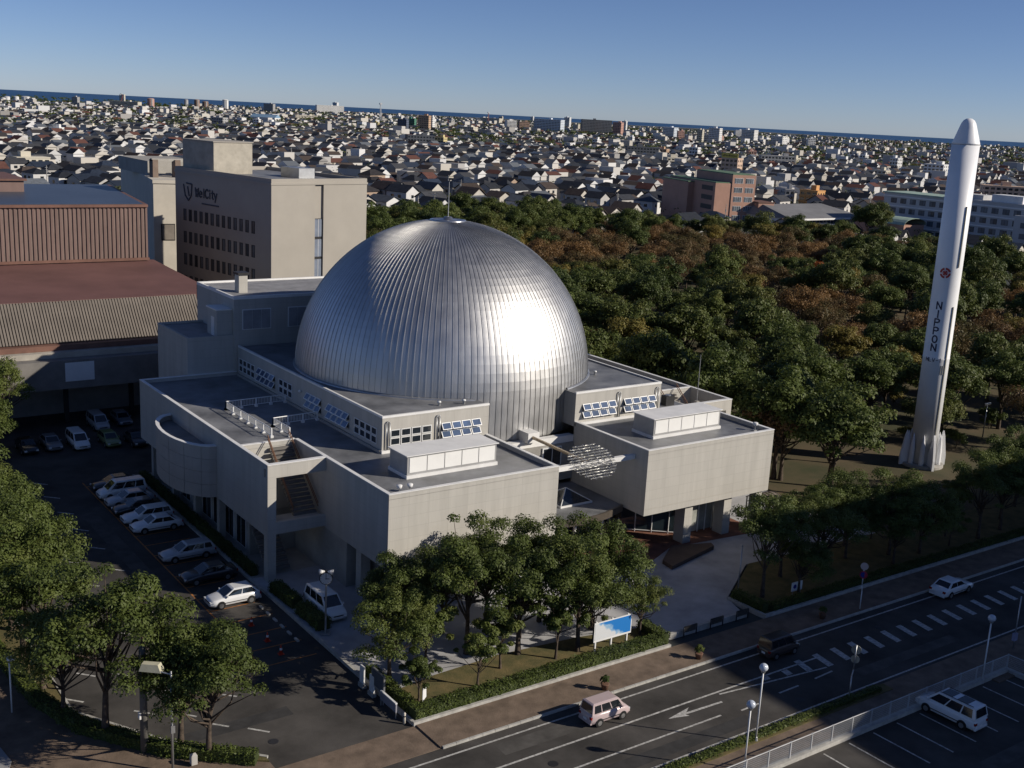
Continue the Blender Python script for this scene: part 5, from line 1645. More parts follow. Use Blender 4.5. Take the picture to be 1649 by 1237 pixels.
for sy in (-1, 1):
    MB().tube((-1.9, sy * .58, 1.82), (0.6, sy * .58, 1.82), .025, n=6).obj('roof_rail', DARK, w_)
car('minivan', 'white', -3.6, 3.3, -90, 'white van parked on the plaza behind the street clock', 'parked_van', 'van', 0.124)

# ============================================================ STREET FURNITURE
def pole(th, h, r=0.06, m=STEEL, r1=None):
    return MB().tube((0, 0, 0), (0, 0, h), r, r1 or r, n=10).obj('pole', m, th, smooth=True)

# traffic cones
CONE = mat('cone_red', (0.55, 0.05, 0.025), rough=0.5)
for i, (y, lab) in enumerate(((4.0, 'red traffic cone farthest back, by the wheel stops'), (1.0, 'red traffic cone in the middle of three'), (-1.4, 'red traffic cone nearest the driveway, in the open bay'))):
    c_ = thing('traffic_cone', lab, 'cone', (-9.45, y, 0.012))
    MB().box(-.2, .2, -.2, .2, 0, .04).obj('base', CONE, c_)
    MB().lathe([(.15, .04), (.03, .7), (.02, .72)], 14).obj('body', CONE, c_, smooth=True)
    MB().lathe([(.106, .32), (.078, .48)], 14).obj('band', WHITE, c_, smooth=True)

# clock
CK = thing('street_clock', 'round street clock on a slim post with loudspeakers on top', 'clock', (-5.3, -0.2, 0.124))
CK.rotation_euler.z = math.radians(-32)
MB().tube((0, 0, 0), (0, 0, 4.2), .075, .06, n=10).box(-.35, .35, -.35, .35, 0, .12).obj('post', STEEL, CK)
MB().tube((0, .11, 4.5), (0, -.11, 4.5), .5, n=28).obj('case', DARK, CK, smooth=False)
fc = MB().tube((0, -.112, 4.5), (0, -.125, 4.5), .44, n=28).obj('face', WHITE, CK)
for k in range(12):
    a = k * PI / 6
    MB().tube((math.sin(a) * .34, -.128, 4.5 + math.cos(a) * .34), (math.sin(a) * .41, -.128, 4.5 + math.cos(a) * .41), .014, n=4).obj('hour_mark', DARK, fc)
MB().tube((0, -.135, 4.45), (.0, -.135, 4.85), .018, n=4).obj('minute_hand', DARK, fc)
MB().tube((-.04, -.14, 4.5), (.26, -.14, 4.5), .024, n=4).obj('hour_hand', DARK, fc)
for sx in (-1, 1):
    s_ = MB()
    s_.tube((sx * .12, -.05, 5.05), (sx * .5, -.18, 5.05), .06, .22, n=12)
    s_.obj('loudspeaker', COPE, CK, smooth=True)
MB().tube((0, 0, 4.95), (0, 0, 5.15), .05, n=8).obj('bracket', DARK, CK)

# globe lamps
for (x, y, h, z, lab) in ((11.96, -27.75, 5.0, .1, 'tall pale street lamp with a round head on the far pavement edge'), (8.83, -29.7, 4.2, .1, 'shorter street lamp with a bluish globe near the bottom of the picture'), (32.9, -30.6, 4.9, 0.006, 'globe lamp at the corner of the fenced car park')):
    t = thing('globe_lamp', lab, 'street lamp', (x, y, z))
    pole(t, h, .055, WHITE_M)
    MB().lathe([(.02, -.28), (.16, -.24), (.27, -.1), (.3, .02), (.24, .17), (.12, .26), (.02, .28)], 20, (0, 0, h + .24)).obj('globe', mat('globe_glass', (.55, .6, .68), rough=.12, spec=.9, coat=.5), t, smooth=True)
    MB().lathe([(.12, h - .12), (.16, h), (.1, h + .02)], 12).obj('collar', STEEL, t)
    MB().lathe([(.15, 0), (.15, .06), (.08, .3), (.06, .32)], 10).obj('foot', STEEL, t)
# cream-headed lamp, left
t = thing('box_lamp', 'tall lamp with a large cream box head over the left strip', 'street lamp', (-21.2, -12.3, .15))
pole(t, 6.5, .08, STEEL, .06)
MB().tube((0, 0, 6.3), (-.9, .75, 6.5), .05, n=8).obj('arm', STEEL, t)
hd = MB().add([(-1.5, 1.15, 6.35), (-.5, .3, 6.35), (-.1, .75, 6.35), (-1.1, 1.6, 6.35), (-1.35, 1.1, 6.8), (-.6, .5, 6.8), (-.3, .8, 6.8), (-1.1, 1.42, 6.8)], [(3, 2, 1, 0), (4, 5, 6, 7), (0, 1, 5, 4), (1, 2, 6, 5), (2, 3, 7, 6), (3, 0, 4, 7)])
hd.obj('head', mat('cream_plastic', (.5, .48, .36), rough=.4), t)
MB().box(-.12, .12, -.2, -.05, 2.6, 3.1).obj('control_box', STEEL, t)
# twin-tube lot lamp
t = thing('tube_lamp', 'post with crossed white fluorescent tubes standing in the car park', 'street lamp', (-17.4, 5.2, .006))
pole(t, 4.0, .09, mat('brown_post', (.16, .11, .08)))
for k, (a, o) in enumerate(((.5, -.2), (.5, .2))):
    MB().box(-.9, .9, -.06, .06, 0, .1).obj('tube', WHITE, t, loc=(o, -o, 4.0), rz=.75)
MB().box(-.5, .5, -.04, .04, 3.9, 3.99).obj('crossarm', STEEL, t)
# grey lamp between trees, park lamp, pole by plaza
t = thing('plaza_lamp', 'slim plaza lamp with a flat white cap among the bed trees', 'street lamp', (16.8, -9.6, .12))
pole(t, 3.0, .06, STEEL)
MB().lathe([(.14, 0), (.2, .25), (.3, .3), (.3, .38), (.05, .42)], 14, (0, 0, 3.0)).obj('cap', WHITE, t, smooth=True)
t = thing('flag_pole', 'plain grey pole at the right edge of the pale plaza', 'pole', (28.2, -10.5, .19))
pole(t, 4.3, .06)
MB().lathe([(.09, 4.3), (.09, 4.42), (.02, 4.5)], 10).obj('finial', STEEL, t)
for (x, y, h, lab) in ((96.7, 10.5, 4.4, 'tall floodlight mast among the trees right of the rocket'), (70.5, 14.5, 4.0, 'slim park lamp left of the rocket foot')):
    t = thing('park_lamp', lab, 'street lamp', (x, y, 0))
    pole(t, h, .09, STEEL, .06)
    MB().box(-.55, .55, -.05, .05, h, h + .08).obj('crossarm', STEEL, t)
    for sx in (-.45, 0, .45):
        MB().lathe([(.05, 0), (.17, .12), (.19, .25), (.05, .28)], 10, (sx, -.05, h + .05)).obj('lamp_head', COPE, t, smooth=True)
# bent mirror pole and round signs
t = thing('sign_post', 'bent post with signs seen from the back on the far pavement', 'sign', (21.8, -27.35, .1))
MB().path([(0, 0, 0), (0, 0, 1.9), (.28, .12, 2.25), (.28, .12, 4.1)], .05, 8).obj('pole', STEEL, t, smooth=True)
MB().tube((.34, .14, 3.72), (.37, .16, 3.72), .34, n=20).obj('disc', mat('sign_back', (.3, .29, .24), rough=.5), t)
MB().tube((.34, .14, 3.0), (.37, .16, 3.0), .3, n=20).obj('disc', MATS['sign_back'], t)
t = thing('sign_post', 'pole with a white disc above a dark blue-red disc on the shaded pavement', 'sign', (35.4, -17.6, .12))
MB().path([(0, 0, 0), (0, 0, 1.6), (-.1, 0, 2.1), (-.1, 0, 4.1)], .045, 8).obj('pole', WHITE_M, t, smooth=True)
MB().tube((-.16, -.06, 3.85), (-.19, -.08, 3.85), .32, n=20).obj('disc', mat('sign_pale', (.5, .4, .38)), t)
d_ = MB().tube((-.16, -.06, 3.1), (-.19, -.08, 3.1), .33, n=20).obj('disc', mat('sign_red', (.3, .03, .05)), t)
MB().tube((-.191, -.08, 3.1), (-.197, -.085, 3.1), .24, n=20).obj('disc_centre', mat('sign_blue', (.02, .03, .2)), d_)
t = thing('sign_post', 'thin pole with a small box on the pavement beyond the fence corner', 'sign', (40.2, -28.6, .1))
pole(t, 4.4, .05, STEEL)
MB().box(-.22, .22, -.12, .12, .7, 1.3).obj('box', mat('lilac_box', (.3, .3, .42)), t)
# billboard
t = thing('billboard', 'blue and white picture billboard on white legs behind the hedge', 'billboard', (10.2, -13.1, .2))
for x in (.25, 1.8, 3.35):
    MB().box(x - .06, x + .06, .06, .18, 0, 2.55).obj('leg', WHITE, t)
MB().box(0, 3.65, 0, .06, .95, 2.5).obj('panel', WHITE, t)
bm = mat('poster_print', (.72, .73, .74), rough=.5)
n_, l_ = bm.node_tree.nodes, bm.node_tree.links
tc = n_.new('ShaderNodeTexCoord')
mp = n_.new('ShaderNodeMapping'); mp.inputs['Scale'].default_value = (.42, .1, .7); mp.inputs['Location'].default_value = (-.92, 0, -.75)
l_.new(tc.outputs['Object'], mp.inputs['Vector'])
nz = n_.new('ShaderNodeTexNoise'); nz.inputs['Scale'].default_value = 2.2; nz.inputs['Detail'].default_value = 4
l_.new(tc.outputs['Object'], nz.inputs['Vector'])
sx = n_.new('ShaderNodeSeparateXYZ'); l_.new(mp.outputs[0], sx.inputs[0])
a1 = n_.new('ShaderNodeMath'); a1.operation = 'ADD'; l_.new(sx.outputs['X'], a1.inputs[0]); l_.new(sx.outputs['Z'], a1.inputs[1])
a2 = n_.new('ShaderNodeMath'); a2.operation = 'MULTIPLY_ADD'; a2.inputs[1].default_value = .9; l_.new(nz.outputs['Fac'], a2.inputs[0]); l_.new(a1.outputs[0], a2.inputs[2])
rp = n_.new('ShaderNodeValToRGB')
rp.color_ramp.elements[0].position = .55; rp.color_ramp.elements[0].color = (.6, .62, .64, 1)
rp.color_ramp.elements[1].position = .85; rp.color_ramp.elements[1].color = (.02, .18, .52, 1)
e_ = rp.color_ramp.elements.new(.68); e_.color = (.25, .42, .6, 1)
l_.new(a2.outputs[0], rp.inputs[0]); l_.new(rp.outputs[0], n_['Principled BSDF'].inputs['Base Color'])
MB().box(.08, 3.57, -.012, -.003, 1.1, 2.42).obj('poster', bm, t)
# driveway signs
t = thing('notice_board', 'grey framed notice board facing the driveway', 'notice board', (-6.6, -11.6, .02))
MB().box(-.06, .06, 0, 1.7, .85, 2.15).obj('frame', STEEL, t)
MB().box(-.075, -.061, .1, 1.6, .95, 2.05).obj('panel', mat('dark_panel', (.1, .11, .13)), t)
for y in (.1, 1.6): MB().tube((0, y, 0), (0, y, .9), .05).obj('leg', STEEL, t)
t = thing('gate_board', 'long low grey gate board nearest the road by the driveway', 'notice board', (-6.75, -13.5, .02))
MB().box(-.05, .05, 0, 2.1, .45, 1.05).obj('panel', mat('lavender_grey', (.26, .26, .3)), t)
MB().box(-.07, .07, 0, 2.1, 1.05, 1.12).obj('top_rail', COPE, t)
for y in (.05, 2.05): MB().tube((0, y, 0), (0, y, .5), .045).obj('leg', STEEL, t)
for i, (y, h, lab) in enumerate(((-10.0, 1.5, 'white upright sign stand behind the notice board'), (-8.6, 1.6, 'pale narrow sign stand farthest up the driveway edge'))):
    t = thing('sign_stand', lab, 'sign', (-6.65, y, .02))
    MB().box(-.05, .05, -.3, .3, .3, h).obj('panel', WHITE_M, t)
    MB().box(-.15, .15, -.35, .35, 0, .3).obj('base', CONC2, t)
t = thing('bollard', 'short cream post at the driveway corner', 'bollard', (-6.6, -14.3, .02))
MB().lathe([(.09, 0), (.09, .75), (.06, .8)], 12).obj('post', CREAM, t, smooth=True)
MB().lathe([(.093, .5), (.093, .6)], 12).obj('band', DARK, t)
t = thing('banner', 'small white pennant standing in the hedge near the kerb corner', 'banner', (-4.9, -13.7, .2))
MB().tube((0, 0, 0), (0, 0, 1.7), .02, n=6).obj('pole', STEEL, t)
MB().add([(0, 0, .6), (.35, .08, .9), (.3, .05, 1.7), (0, 0, 1.7), (0, .02, .6), (.35, .1, .9), (.3, .07, 1.7), (0, .02, 1.7)], [(0, 1, 2, 3), (7, 6, 5, 4), (0, 4, 5, 1), (1, 5, 6, 2), (2, 6, 7, 3)]).obj('cloth', WHITE, t)
t = thing('banner', 'tall red and white banner by the lawn beyond the right wing', 'banner', (52.0, -3.0, .12))
MB().tube((0, 0, 0), (0, 0, 3.2), .03, n=6).obj('pole', STEEL, t)
MB().box(0, .55, -.01, .01, .8, 2.2).obj('cloth', mat('banner_red', (.4, .06, .06)), t)
MB().box(0, .55, -.011, .011, 2.2, 3.15).obj('cloth_top', WHITE, t)
# gate barriers on the plaza kerb
for i, x in enumerate((18.4, 21.3, 24.2)):
    t = thing('hoop_barrier', ['dark hoop barrier on the plaza kerb nearest the hedge', 'middle dark hoop barrier on the plaza kerb', 'dark hoop barrier on the plaza kerb farthest from the hedge'][i], 'barrier', (x, -14.2, .12))
    MB().path([(0, 0, 0), (0, 0, .85), (1.35, 0, .85), (1.35, 0, 0)], .05, 8).obj('hoop', DARK, t, smooth=True)
    MB().tube((0, 0, .4), (1.35, 0, .4), .03).obj('crossbar', DARK, t)
    MB().box(.1, 1.25, -.015, .015, .45, .8).obj('plate', mat('barrier_plate', (.06, .055, .05)), t)
# potted plants on the pavement
for i, (x, y, lab) in enumerate(((7.7, -17.5, 'potted plant in the sun beside the pinkish van'), (16.9, -17.4, 'potted plant at the edge of the shade on the pavement'), (31.0, -17.3, 'potted plant in the shade near the round signs'))):
    t = thing('potted_plant', lab, 'plant', (x, y, .12))
    MB().lathe([(.2, 0), (.3, .42), (.32, .45), (.26, .45)], 14).obj('pot', mat('terracotta', (.17, .095, .065)), t, smooth=True)
    rs = np.random.RandomState(40 + i)
    V, F = leaves([(0, 0, .75), (.15, .1, .85), (-.15, .05, .8)], [.32, .2, .2], 150, .12, rs)
    link('foliage', arr_mesh('foliage', V, F, [LEAF_D]), t)
# low sign board in the shaded bed
t = thing('low_sign', 'small white sign board in the shaded bed right of the plaza', 'sign', (32.2, -12.9, .19))
MB().box(0, 1.3, -.04, .04, .3, 1.1).obj('panel', WHITE, t)
MB().tube((.35, -.041, .72), (.35, -.05, .72), .2, n=16).obj('mark', mat('sign_blue', (.02, .03, .2)), t)
for x in (.15, 1.15): MB().tube((x, 0, 0), (x, 0, .35), .03).obj('leg', STEEL, t)
# bench stone
t = thing('marker_stone', 'small pale stone post in the left strip near the driveway', 'stone', (-19.9, -12.2, .2))
MB().box(-.18, .18, -.18, .18, 0, .6).add([(-.18, -.18, .6), (.18, -.18, .6), (.18, .18, .6), (-.18, .18, .6), (0, 0, .72)], [(0, 1, 4), (1, 2, 4), (2, 3, 4), (3, 0, 4)]).obj('stone', CONC, t)
t = thing('utility_pole', 'thick dark concrete pole rising through the left strip trees', 'pole', (-21.9, -9.3, .2))
MB().tube((0, 0, 0), (0, 0, 7.0), .24, .2, n=14).obj('pole', mat('old_concrete', (.13, .125, .115)), t, smooth=True)
MB().box(-.3, -.2, -.15, .15, 2.2, 2.6).obj('notice_plate', WHITE, t)
t = thing('street_lamp_left', 'thin pale lamp post on the dark pavement at the left edge', 'street lamp', (-27.6, -.6, .11))
t.name = 'pavement_lamp'
pole(t, 3.6, .05, COPE)
MB().lathe([(.08, 0), (.26, .1), (.28, .24), (.08, .3)], 14, (.12, 0, 3.55)).obj('head', COPE, t, smooth=True)

# fence of the opposite car park
FN = thing('mesh_fence', 'pale post-and-mesh fence along the car park across the road', 'fence', (0, 0, 0))
FMAT = mat('fence_paint', (.42, .43, .44), rough=.5)
fpost = MB().box(-.04, .04, -.04, .04, 0, 1.45).mesh('post', FMAT)
def fence(p, q, z=.006):
    p, q = Vector((*p, z)), Vector((*q, z))
    L = (q - p).length
    n = round(L / 2.0)
    for k in range(n + 1):
        link('post', fpost, FN, tuple(p.lerp(q, k / n)))
    MB().tube(p + Vector((0, 0, 1.4)), q + Vector((0, 0, 1.4)), .035, n=6).obj('top_rail', FMAT, FN)
    MB().tube(p + Vector((0, 0, .12)), q + Vector((0, 0, .12)), .03, n=6).obj('bottom_rail', FMAT, FN)
    wm = MB()
    for k in range(int(L / .09)):
        a = p.lerp(q, k * .09 / L)
        wm.tube(a + Vector((0, 0, .12)), a + Vector((0, 0, 1.4)), .011, n=3, cap=False)
    for k in range(1, 9):
        wm.tube(p + Vector((0, 0, .12 + k * .14)), q + Vector((0, 0, .12 + k * .14)), .009, n=3, cap=False)
    wm.obj('mesh_wires', FMAT, FN, kind='stuff')
fence((2, -30.5), (36.2, -30.5))
fence((36.2, -30.5), (37.2, -48))
flat('fence_plinth', rect(0, 36.4, -30.72, -30.31), 0, .3, KERB)
flat('fence_plinth', [(36.05, -30.72), (36.45, -30.72), (37.45, -48), (37.05, -48)], 0, .3, KERB)
# guard wall right
# ============================================================ TOWN
CA = colattr('town_surface', 0.8)
CA.node_tree.nodes['Principled BSDF'].inputs['Specular IOR Level'].default_value = 0.08
WALLC = [(.66, .66, .66), (.56, .53, .48), (.7, .7, .7), (.46, .45, .44), (.54, .51, .46), (.36, .35, .34), (.62, .6, .57), (.4, .3, .23)]
ROOFC = [(.022, .025, .032), (.03, .033, .04), (.042, .044, .05), (.022, .03, .048), (.05, .04, .036), (.034, .032, .034), (.085, .095, .11), (.085, .042, .035)]
WALLC = [tuple(c * .88 for c in w_) for w_ in WALLC]
ROOFC = [tuple(c * 1.35 for c in w_) for w_ in ROOFC]
rc = random.Random(77)

def house_proto(i):
    rr = random.Random(500 + i)
    w_, d_ = rr.uniform(7.5, 11), rr.uniform(6, 8)
    h = rr.uniform(5.0, 6.0) if i % 5 else 3.2
    rh = rr.uniform(1.7, 2.7)
    wm = mat('house_wall_%d' % (i % 8), WALLC[i % 8], rough=.85, var=.06, rand=.08)
    ri = (i * 3) % 8
    rm = mat('house_roof_%d' % ri, ROOFC[ri], rough=.75, spec=.08, var=.15, scale=.8, rand=.2, bump=.3, bscale=4)
    parts = []
    x, y = w_ / 2, d_ / 2
    wl = MB().box(-x, x, -y, y, 0, h)
    hip = i % 3 == 2
    o = .55
    rf_ = MB()
    if hip:
        k = y * .95
        V = [(-x - o, -y - o, h), (x + o, -y - o, h), (x + o, y + o, h), (-x - o, y + o, h), (-x + k, 0, h + rh), (x - k, 0, h + rh)]
        F = [(0, 1, 5, 4), (1, 2, 5), (2, 3, 4, 5), (3, 0, 4), (3, 2, 1, 0)]
        rf_.add(V, F)
    else:
        V = [(-x - o, -y - o, h - .12), (x + o, -y - o, h - .12), (x + o, y + o, h - .12), (-x - o, y + o, h - .12), (-x - o, 0, h + rh), (x + o, 0, h + rh)]
        V += [(p[0], p[1], p[2] + .16) for p in V]
        F = [(6, 7, 11, 10), (8, 9, 10, 11), (1, 0, 4, 5), (3, 2, 5, 4), (0, 1, 7, 6), (2, 3, 9, 8), (1, 5, 11, 7), (5, 2, 8, 11), (0, 6, 10, 4), (4, 10, 9, 3)]
        rf_.add(V, F)
        wl.add([(-x, -y, h), (-x, y, h), (-x, 0, h + rh - .1), (x, -y, h), (x, y, h), (x, 0, h + rh - .1)], [(0, 2, 1), (3, 4, 5)])
    if i % 2 == 0:
        a = rr.uniform(1.8, 3)
        wl.box(-x * .8, x * .2, -y - a, -y + .01, 0, 2.7)
        rf_.add([(-x * .8 - .4, -y - a - .4, 2.6), (x * .2 + .4, -y - a - .4, 2.6), (x * .2 + .4, -y, 3.5), (-x * .8 - .4, -y, 3.5)], [(0, 1, 2, 3)])
    parts.append(('wall', wl.mesh('wall', wm)))
    parts.append(('roof', rf_.mesh('roof', rm)))
    for (fx_, sy) in ((-.5, -1), (.35, -1), (-.3, 1), (.4, 1)):
        z0 = h - 2.3
        m = MB().box(fx_ * x - .8, fx_ * x + .8, sy * y, sy * (y + .06), z0, z0 + 1.25)
        parts.append(('window', m.mesh('window', GLASS)))
    for sx_ in (-1, 1):
        z0 = h - 2.3
        parts.append(('window', MB().box(sx_ * x, sx_ * (x + .06), -.7, .7, z0, z0 + 1.2).mesh('window', GLASS)))
    desc = ['white', 'tan', 'bright white', 'grey-brown', 'sandy', 'dull grey', 'cream', 'brick brown'][i % 8] + '-walled house with a ' + ['charcoal', 'dark grey', 'grey', 'slate blue', 'brown', 'dark brown', 'pale grey', 'rust red'][ri] + (' hipped' if hip else ' gabled') + ' roof in the town'
    return parts, desc, max(w_, d_)

PROT = [house_proto(i) for i in range(24)]
SKY = [(544, 2705, 9.2, 12.0, 'tank', 'white'), (557, 2730, 12.4, 14.9, 'tank', 'white'), (591, 2795, 11.2, 15.3, 'tank', 'white'), (627, 2864, 19.6, 15.7, 'tank', 'white'), (670, 2606, 13.5, 21.3, 'block', 'grey'), (817, 2741, 79.8, 15.8, 'block', 'cream'), (1163, 3889, 18.0, 28.2, 'block', 'cream'), (204, 915, 8.8, 7.9, 'block', 'white'), (91, 499, 15.3, 7.1, 'block', 'cream'), (882, 2737, 16.1, 26.1, 'tank', 'pink'), (1297, 3650, 12.9, 23.5, 'tank', 'grey'), (1253, 3434, 16.2, 25.9, 'tank', 'brown'), (1257, 3374, 18.0, 22.0, 'tank', 'brown'), (1227, 3138, 16.9, 31.0, 'tank', 'white'), (1302, 3011, 29.2, 25.4, 'block', 'grey'), (697, 1644, 44.6, 13.2, 'shed', 'blue'), (589, 1415, 7.9, 11.4, 'block', 'white'), (625, 1445, 23.4, 8.4, 'block', 'white'), (550, 1530, 10.2, 11.1, 'block', 'cream'), (499, 1322, 16.2, 13.5, 'block', 'grey'), (1773, 3571, 97.2, 26.9, 'block', 'white'), (2506, 4999, 24.6, 37.4, 'block', 'white'), (906, 1927, 43.2, 12.4, 'block', 'cream'), (1217, 2347, 68.1, 11.1, 'block', 'cream'), (1634, 3092, 9.7, 12.8, 'tank', 'white'), (1703, 3174, 12.0, 13.2, 'tank', 'white'), (911, 1583, 15.6, 17.7, 'block', 'slate'), (941, 1606, 12.7, 19.0, 'block', 'green'), (887, 1476, 17.6, 26.0, 'block', 'tan'), (959, 1572, 6.3, 23.8, 'block', 'white'), (1397, 2451, 22.1, 13.4, 'block', 'white'), (546, 910, 27.3, 11.9, 'slab', 'dark'), (565, 908, 10.0, 10.8, 'block', 'yellow'), (918, 1687, 10.9, 9.3, 'block', 'yellow'), (977, 1735, 9.0, 10.7, 'block', 'white'), (1385, 1945, 21.5, 20.4, 'block', 'white'), (1363, 1869, 22.1, 19.8, 'block', 'brown'), (1309, 1721, 58.5, 27.8, 'block', 'whiteblue'), (2752, 3742, 12.8, 21.9, 'block', 'white'), (1816, 2311, 14.8, 31.1, 'block', 'white'), (1679, 2101, 15.0, 17.1, 'block', 'cream'), (1484, 1784, 62.6, 30.9, 'slab', 'dark'), (1454, 1686, 17.5, 28.5, 'block', 'pink'), (1711, 1964, 10.2, 30.3, 'block', 'white'), (1847, 2710, 65.7, 17.3, 'block', 'cream'), (2158, 3104, 12.6, 19.9, 'block', 'cream'), (866, 1079, 36.6, 10.6, 'slab', 'grey'), (853, 1018, 6.9, 11.7, 'block', 'white'), (979, 1497, 26.4, 11.6, 'block', 'cream'), (1504, 1592, 25.9, 24.4, 'block', 'whiteblue'), (1440, 1488, 11.7, 19.8, 'block', 'pink'), (1332, 1331, 9.6, 25.1, 'block', 'cream'), (1395, 1361, 20.9, 28.9, 'block', 'white'), (1359, 1344, 9.7, 18.3, 'block', 'slate'), (1507, 1457, 8.3, 14.4, 'block', 'pink'), (640, 648, 17.2, 8.2, 'block', 'cream'), (796, 790, 9.1, 13.0, 'block', 'white'), (790, 829, 8.0, 8.9, 'block', 'tan'), (729, 791, 31.4, 11.4, 'slab', 'dark'), (808, 925, 10.0, 9.5, 'block', 'cream'), (1026, 1153, 7.1, 13.4, 'block', 'white'), (1661, 1534, 28.0, 27.3, 'block', 'white'), (2340, 2197, 35.7, 20.0, 'block', 'white'), (1582, 1387, 24.9, 19.8, 'block', 'white'), (1499, 1235, 12.1, 20.3, 'block', 'white'), (1590, 1329, 11.7, 17.3, 'block', 'grey'), (904, 810, 8.4, 10.5, 'block', 'pink'), (827, 704, 32.9, 10.1, 'slab', 'grey'), (855, 710, 7.1, 8.4, 'block', 'cream'), (413, 312, 9.7, 8.5, 'block', 'orange'), (411, 322, 4.6, 8.0, 'slab', 'grey'), (942, 656, 9.3, 13.3, 'block', 'white'), (1933, 1364, 13.3, 14.4, 'block', 'cream'), (1080, 802, 6.9, 10.6, 'block', 'white'), (1101, 830, 9.5, 8.7, 'block', 'slate'), (1636, 1196, 10.3, 10.4, 'block', 'cream'), (807, 516, 16.8, 14.2, 'block', 'white'), (746, 523, 10.7, 7.9, 'block', 'cream'), (594, 543, 13.0, 13.6, 'signblock', 'peach'), (1939, 1345, 15.9, 11.9, 'block', 'grey'), (2487, 1524, 13.0, 10.0, 'block', 'white'), (2789, 1746, 18.3, 11.3, 'block', 'white'), (595, 317, 26.7, 10.8, 'slab', 'peach'), (779, 561, 14.6, 4.1, 'shed', 'grey'), (726, 554, 16.1, 4.0, 'shed', 'cream'), (700, 1003, 24.1, 4.8, 'shed', 'greenroof'), (276, 1071, 12.9, 5.2, 'block', 'cream'), (410, 1599, 13.2, 5.9, 'block', 'white'), (366, 1337, 14.3, 5.0, 'block', 'cream'), (266, 1316, 20.1, 5.4, 'shed', 'red'), (465, 2029, 46.9, 6.2, 'shed', 'cream'), (353, 1803, 14.6, 9.1, 'block', 'white')]
AVOID = [(x, y, w / 2 + 8) for x, y, w, h, k, c in SKY] + [(281, 258, 34), (318, 236, 34), (345, 170, 52), (330, 200, 30)]

def blocked(x, y):
    if inside((x, y), PARK): return True
    if x < 60 and y < 165: return True
    if x < 124 and y < 275 and x > 45: return True
    if y < 160 and x < 290: return True
    if (345 > x > 270 and 262 > y > 205) or (325 < x < 360 and 100 < y < 225): return True
    for a, b, r in AVOID:
        if abs(x - a) < r and abs(y - b) < r and (x - a) ** 2 + (y - b) ** 2 < r * r: return True
    return False

# jittered blocks in rotated street grids
cand = []
def gen(d0, d1, cell, keep, az0=8, az1=66):
    th = math.radians(17)
    ct, st_ = math.cos(th), math.sin(th)
    R_ = d1 + 50
    n = int(R_ / cell) + 1
    for iu in range(-n, n):
        for iv in range(-n, n):
            if iu % 6 == 0 or iv % 5 == 0: continue
            u, v = iu * cell + rc.uniform(-.18, .18) * cell, iv * cell * .92 + rc.uniform(-.18, .18) * cell
            x, y = CAM_LOC[0] + u * ct - v * st_, CAM_LOC[1] + u * st_ + v * ct
            dx, dy = x - CAM_LOC[0], y - CAM_LOC[1]
            if dy < -50: continue
            dd = math.hypot(dx, dy)
            if dd < d0 or dd >= d1: continue
            az = math.degrees(math.atan2(dx, dy))
            if az < az0 or az > az1: continue
            if rc.random() > keep: continue
            if blocked(x, y): continue
            cand.append((dd, x, y, th + rc.choice((0, PI / 2, PI, -PI / 2)) + rc.uniform(-.08, .08), az))
gen(230, 800, 13.2, .8)
near = sorted(cand)
NI = 300
def hzone(az):
    return 'left of the dome' if az < 27 else 'behind the dome' if az < 36 else 'left of the pink office' if az < 47 else 'right of the pink office'
for dd, x, y, rz, az in near[:NI]:
    parts, desc, sz = PROT[rc.randrange(24)]
    h = link('house', None, None, (x, y, -.06), rz, desc.replace(' in the town', '') + ', ' + hzone(az), 'house', 'houses of the town beyond the park')
    h.scale = (1, 1, rc.uniform(.92, 1.12))
    for nm, me in parts: link(nm, me, h)
rest = near[NI:]
cand = []
gen(800, 1700, 14.2, .76)
gen(1700, 3000, 17.5, .62)
gen(3000, 4600, 24, .3, 20, 62)
rest = rest + cand

def unique_labels():
    d = {}
    for o in COL.objects:
        if o.parent is None and o.get('label') and o.get('category') in ('building', 'tank'): d.setdefault(o['label'], []).append(o)
    nth = ['leftmost', 'second from left', 'third from left', 'fourth from left', 'fifth from left', 'sixth from left', 'seventh from left', 'eighth from left']
    for k, v in d.items():
        if len(v) < 2: continue
        v.sort(key=lambda o: math.atan2(o.location.x - CAM_LOC[0], o.location.y - CAM_LOC[1]))
        for j, o in enumerate(v): o['label'] = k + ', ' + nth[j]

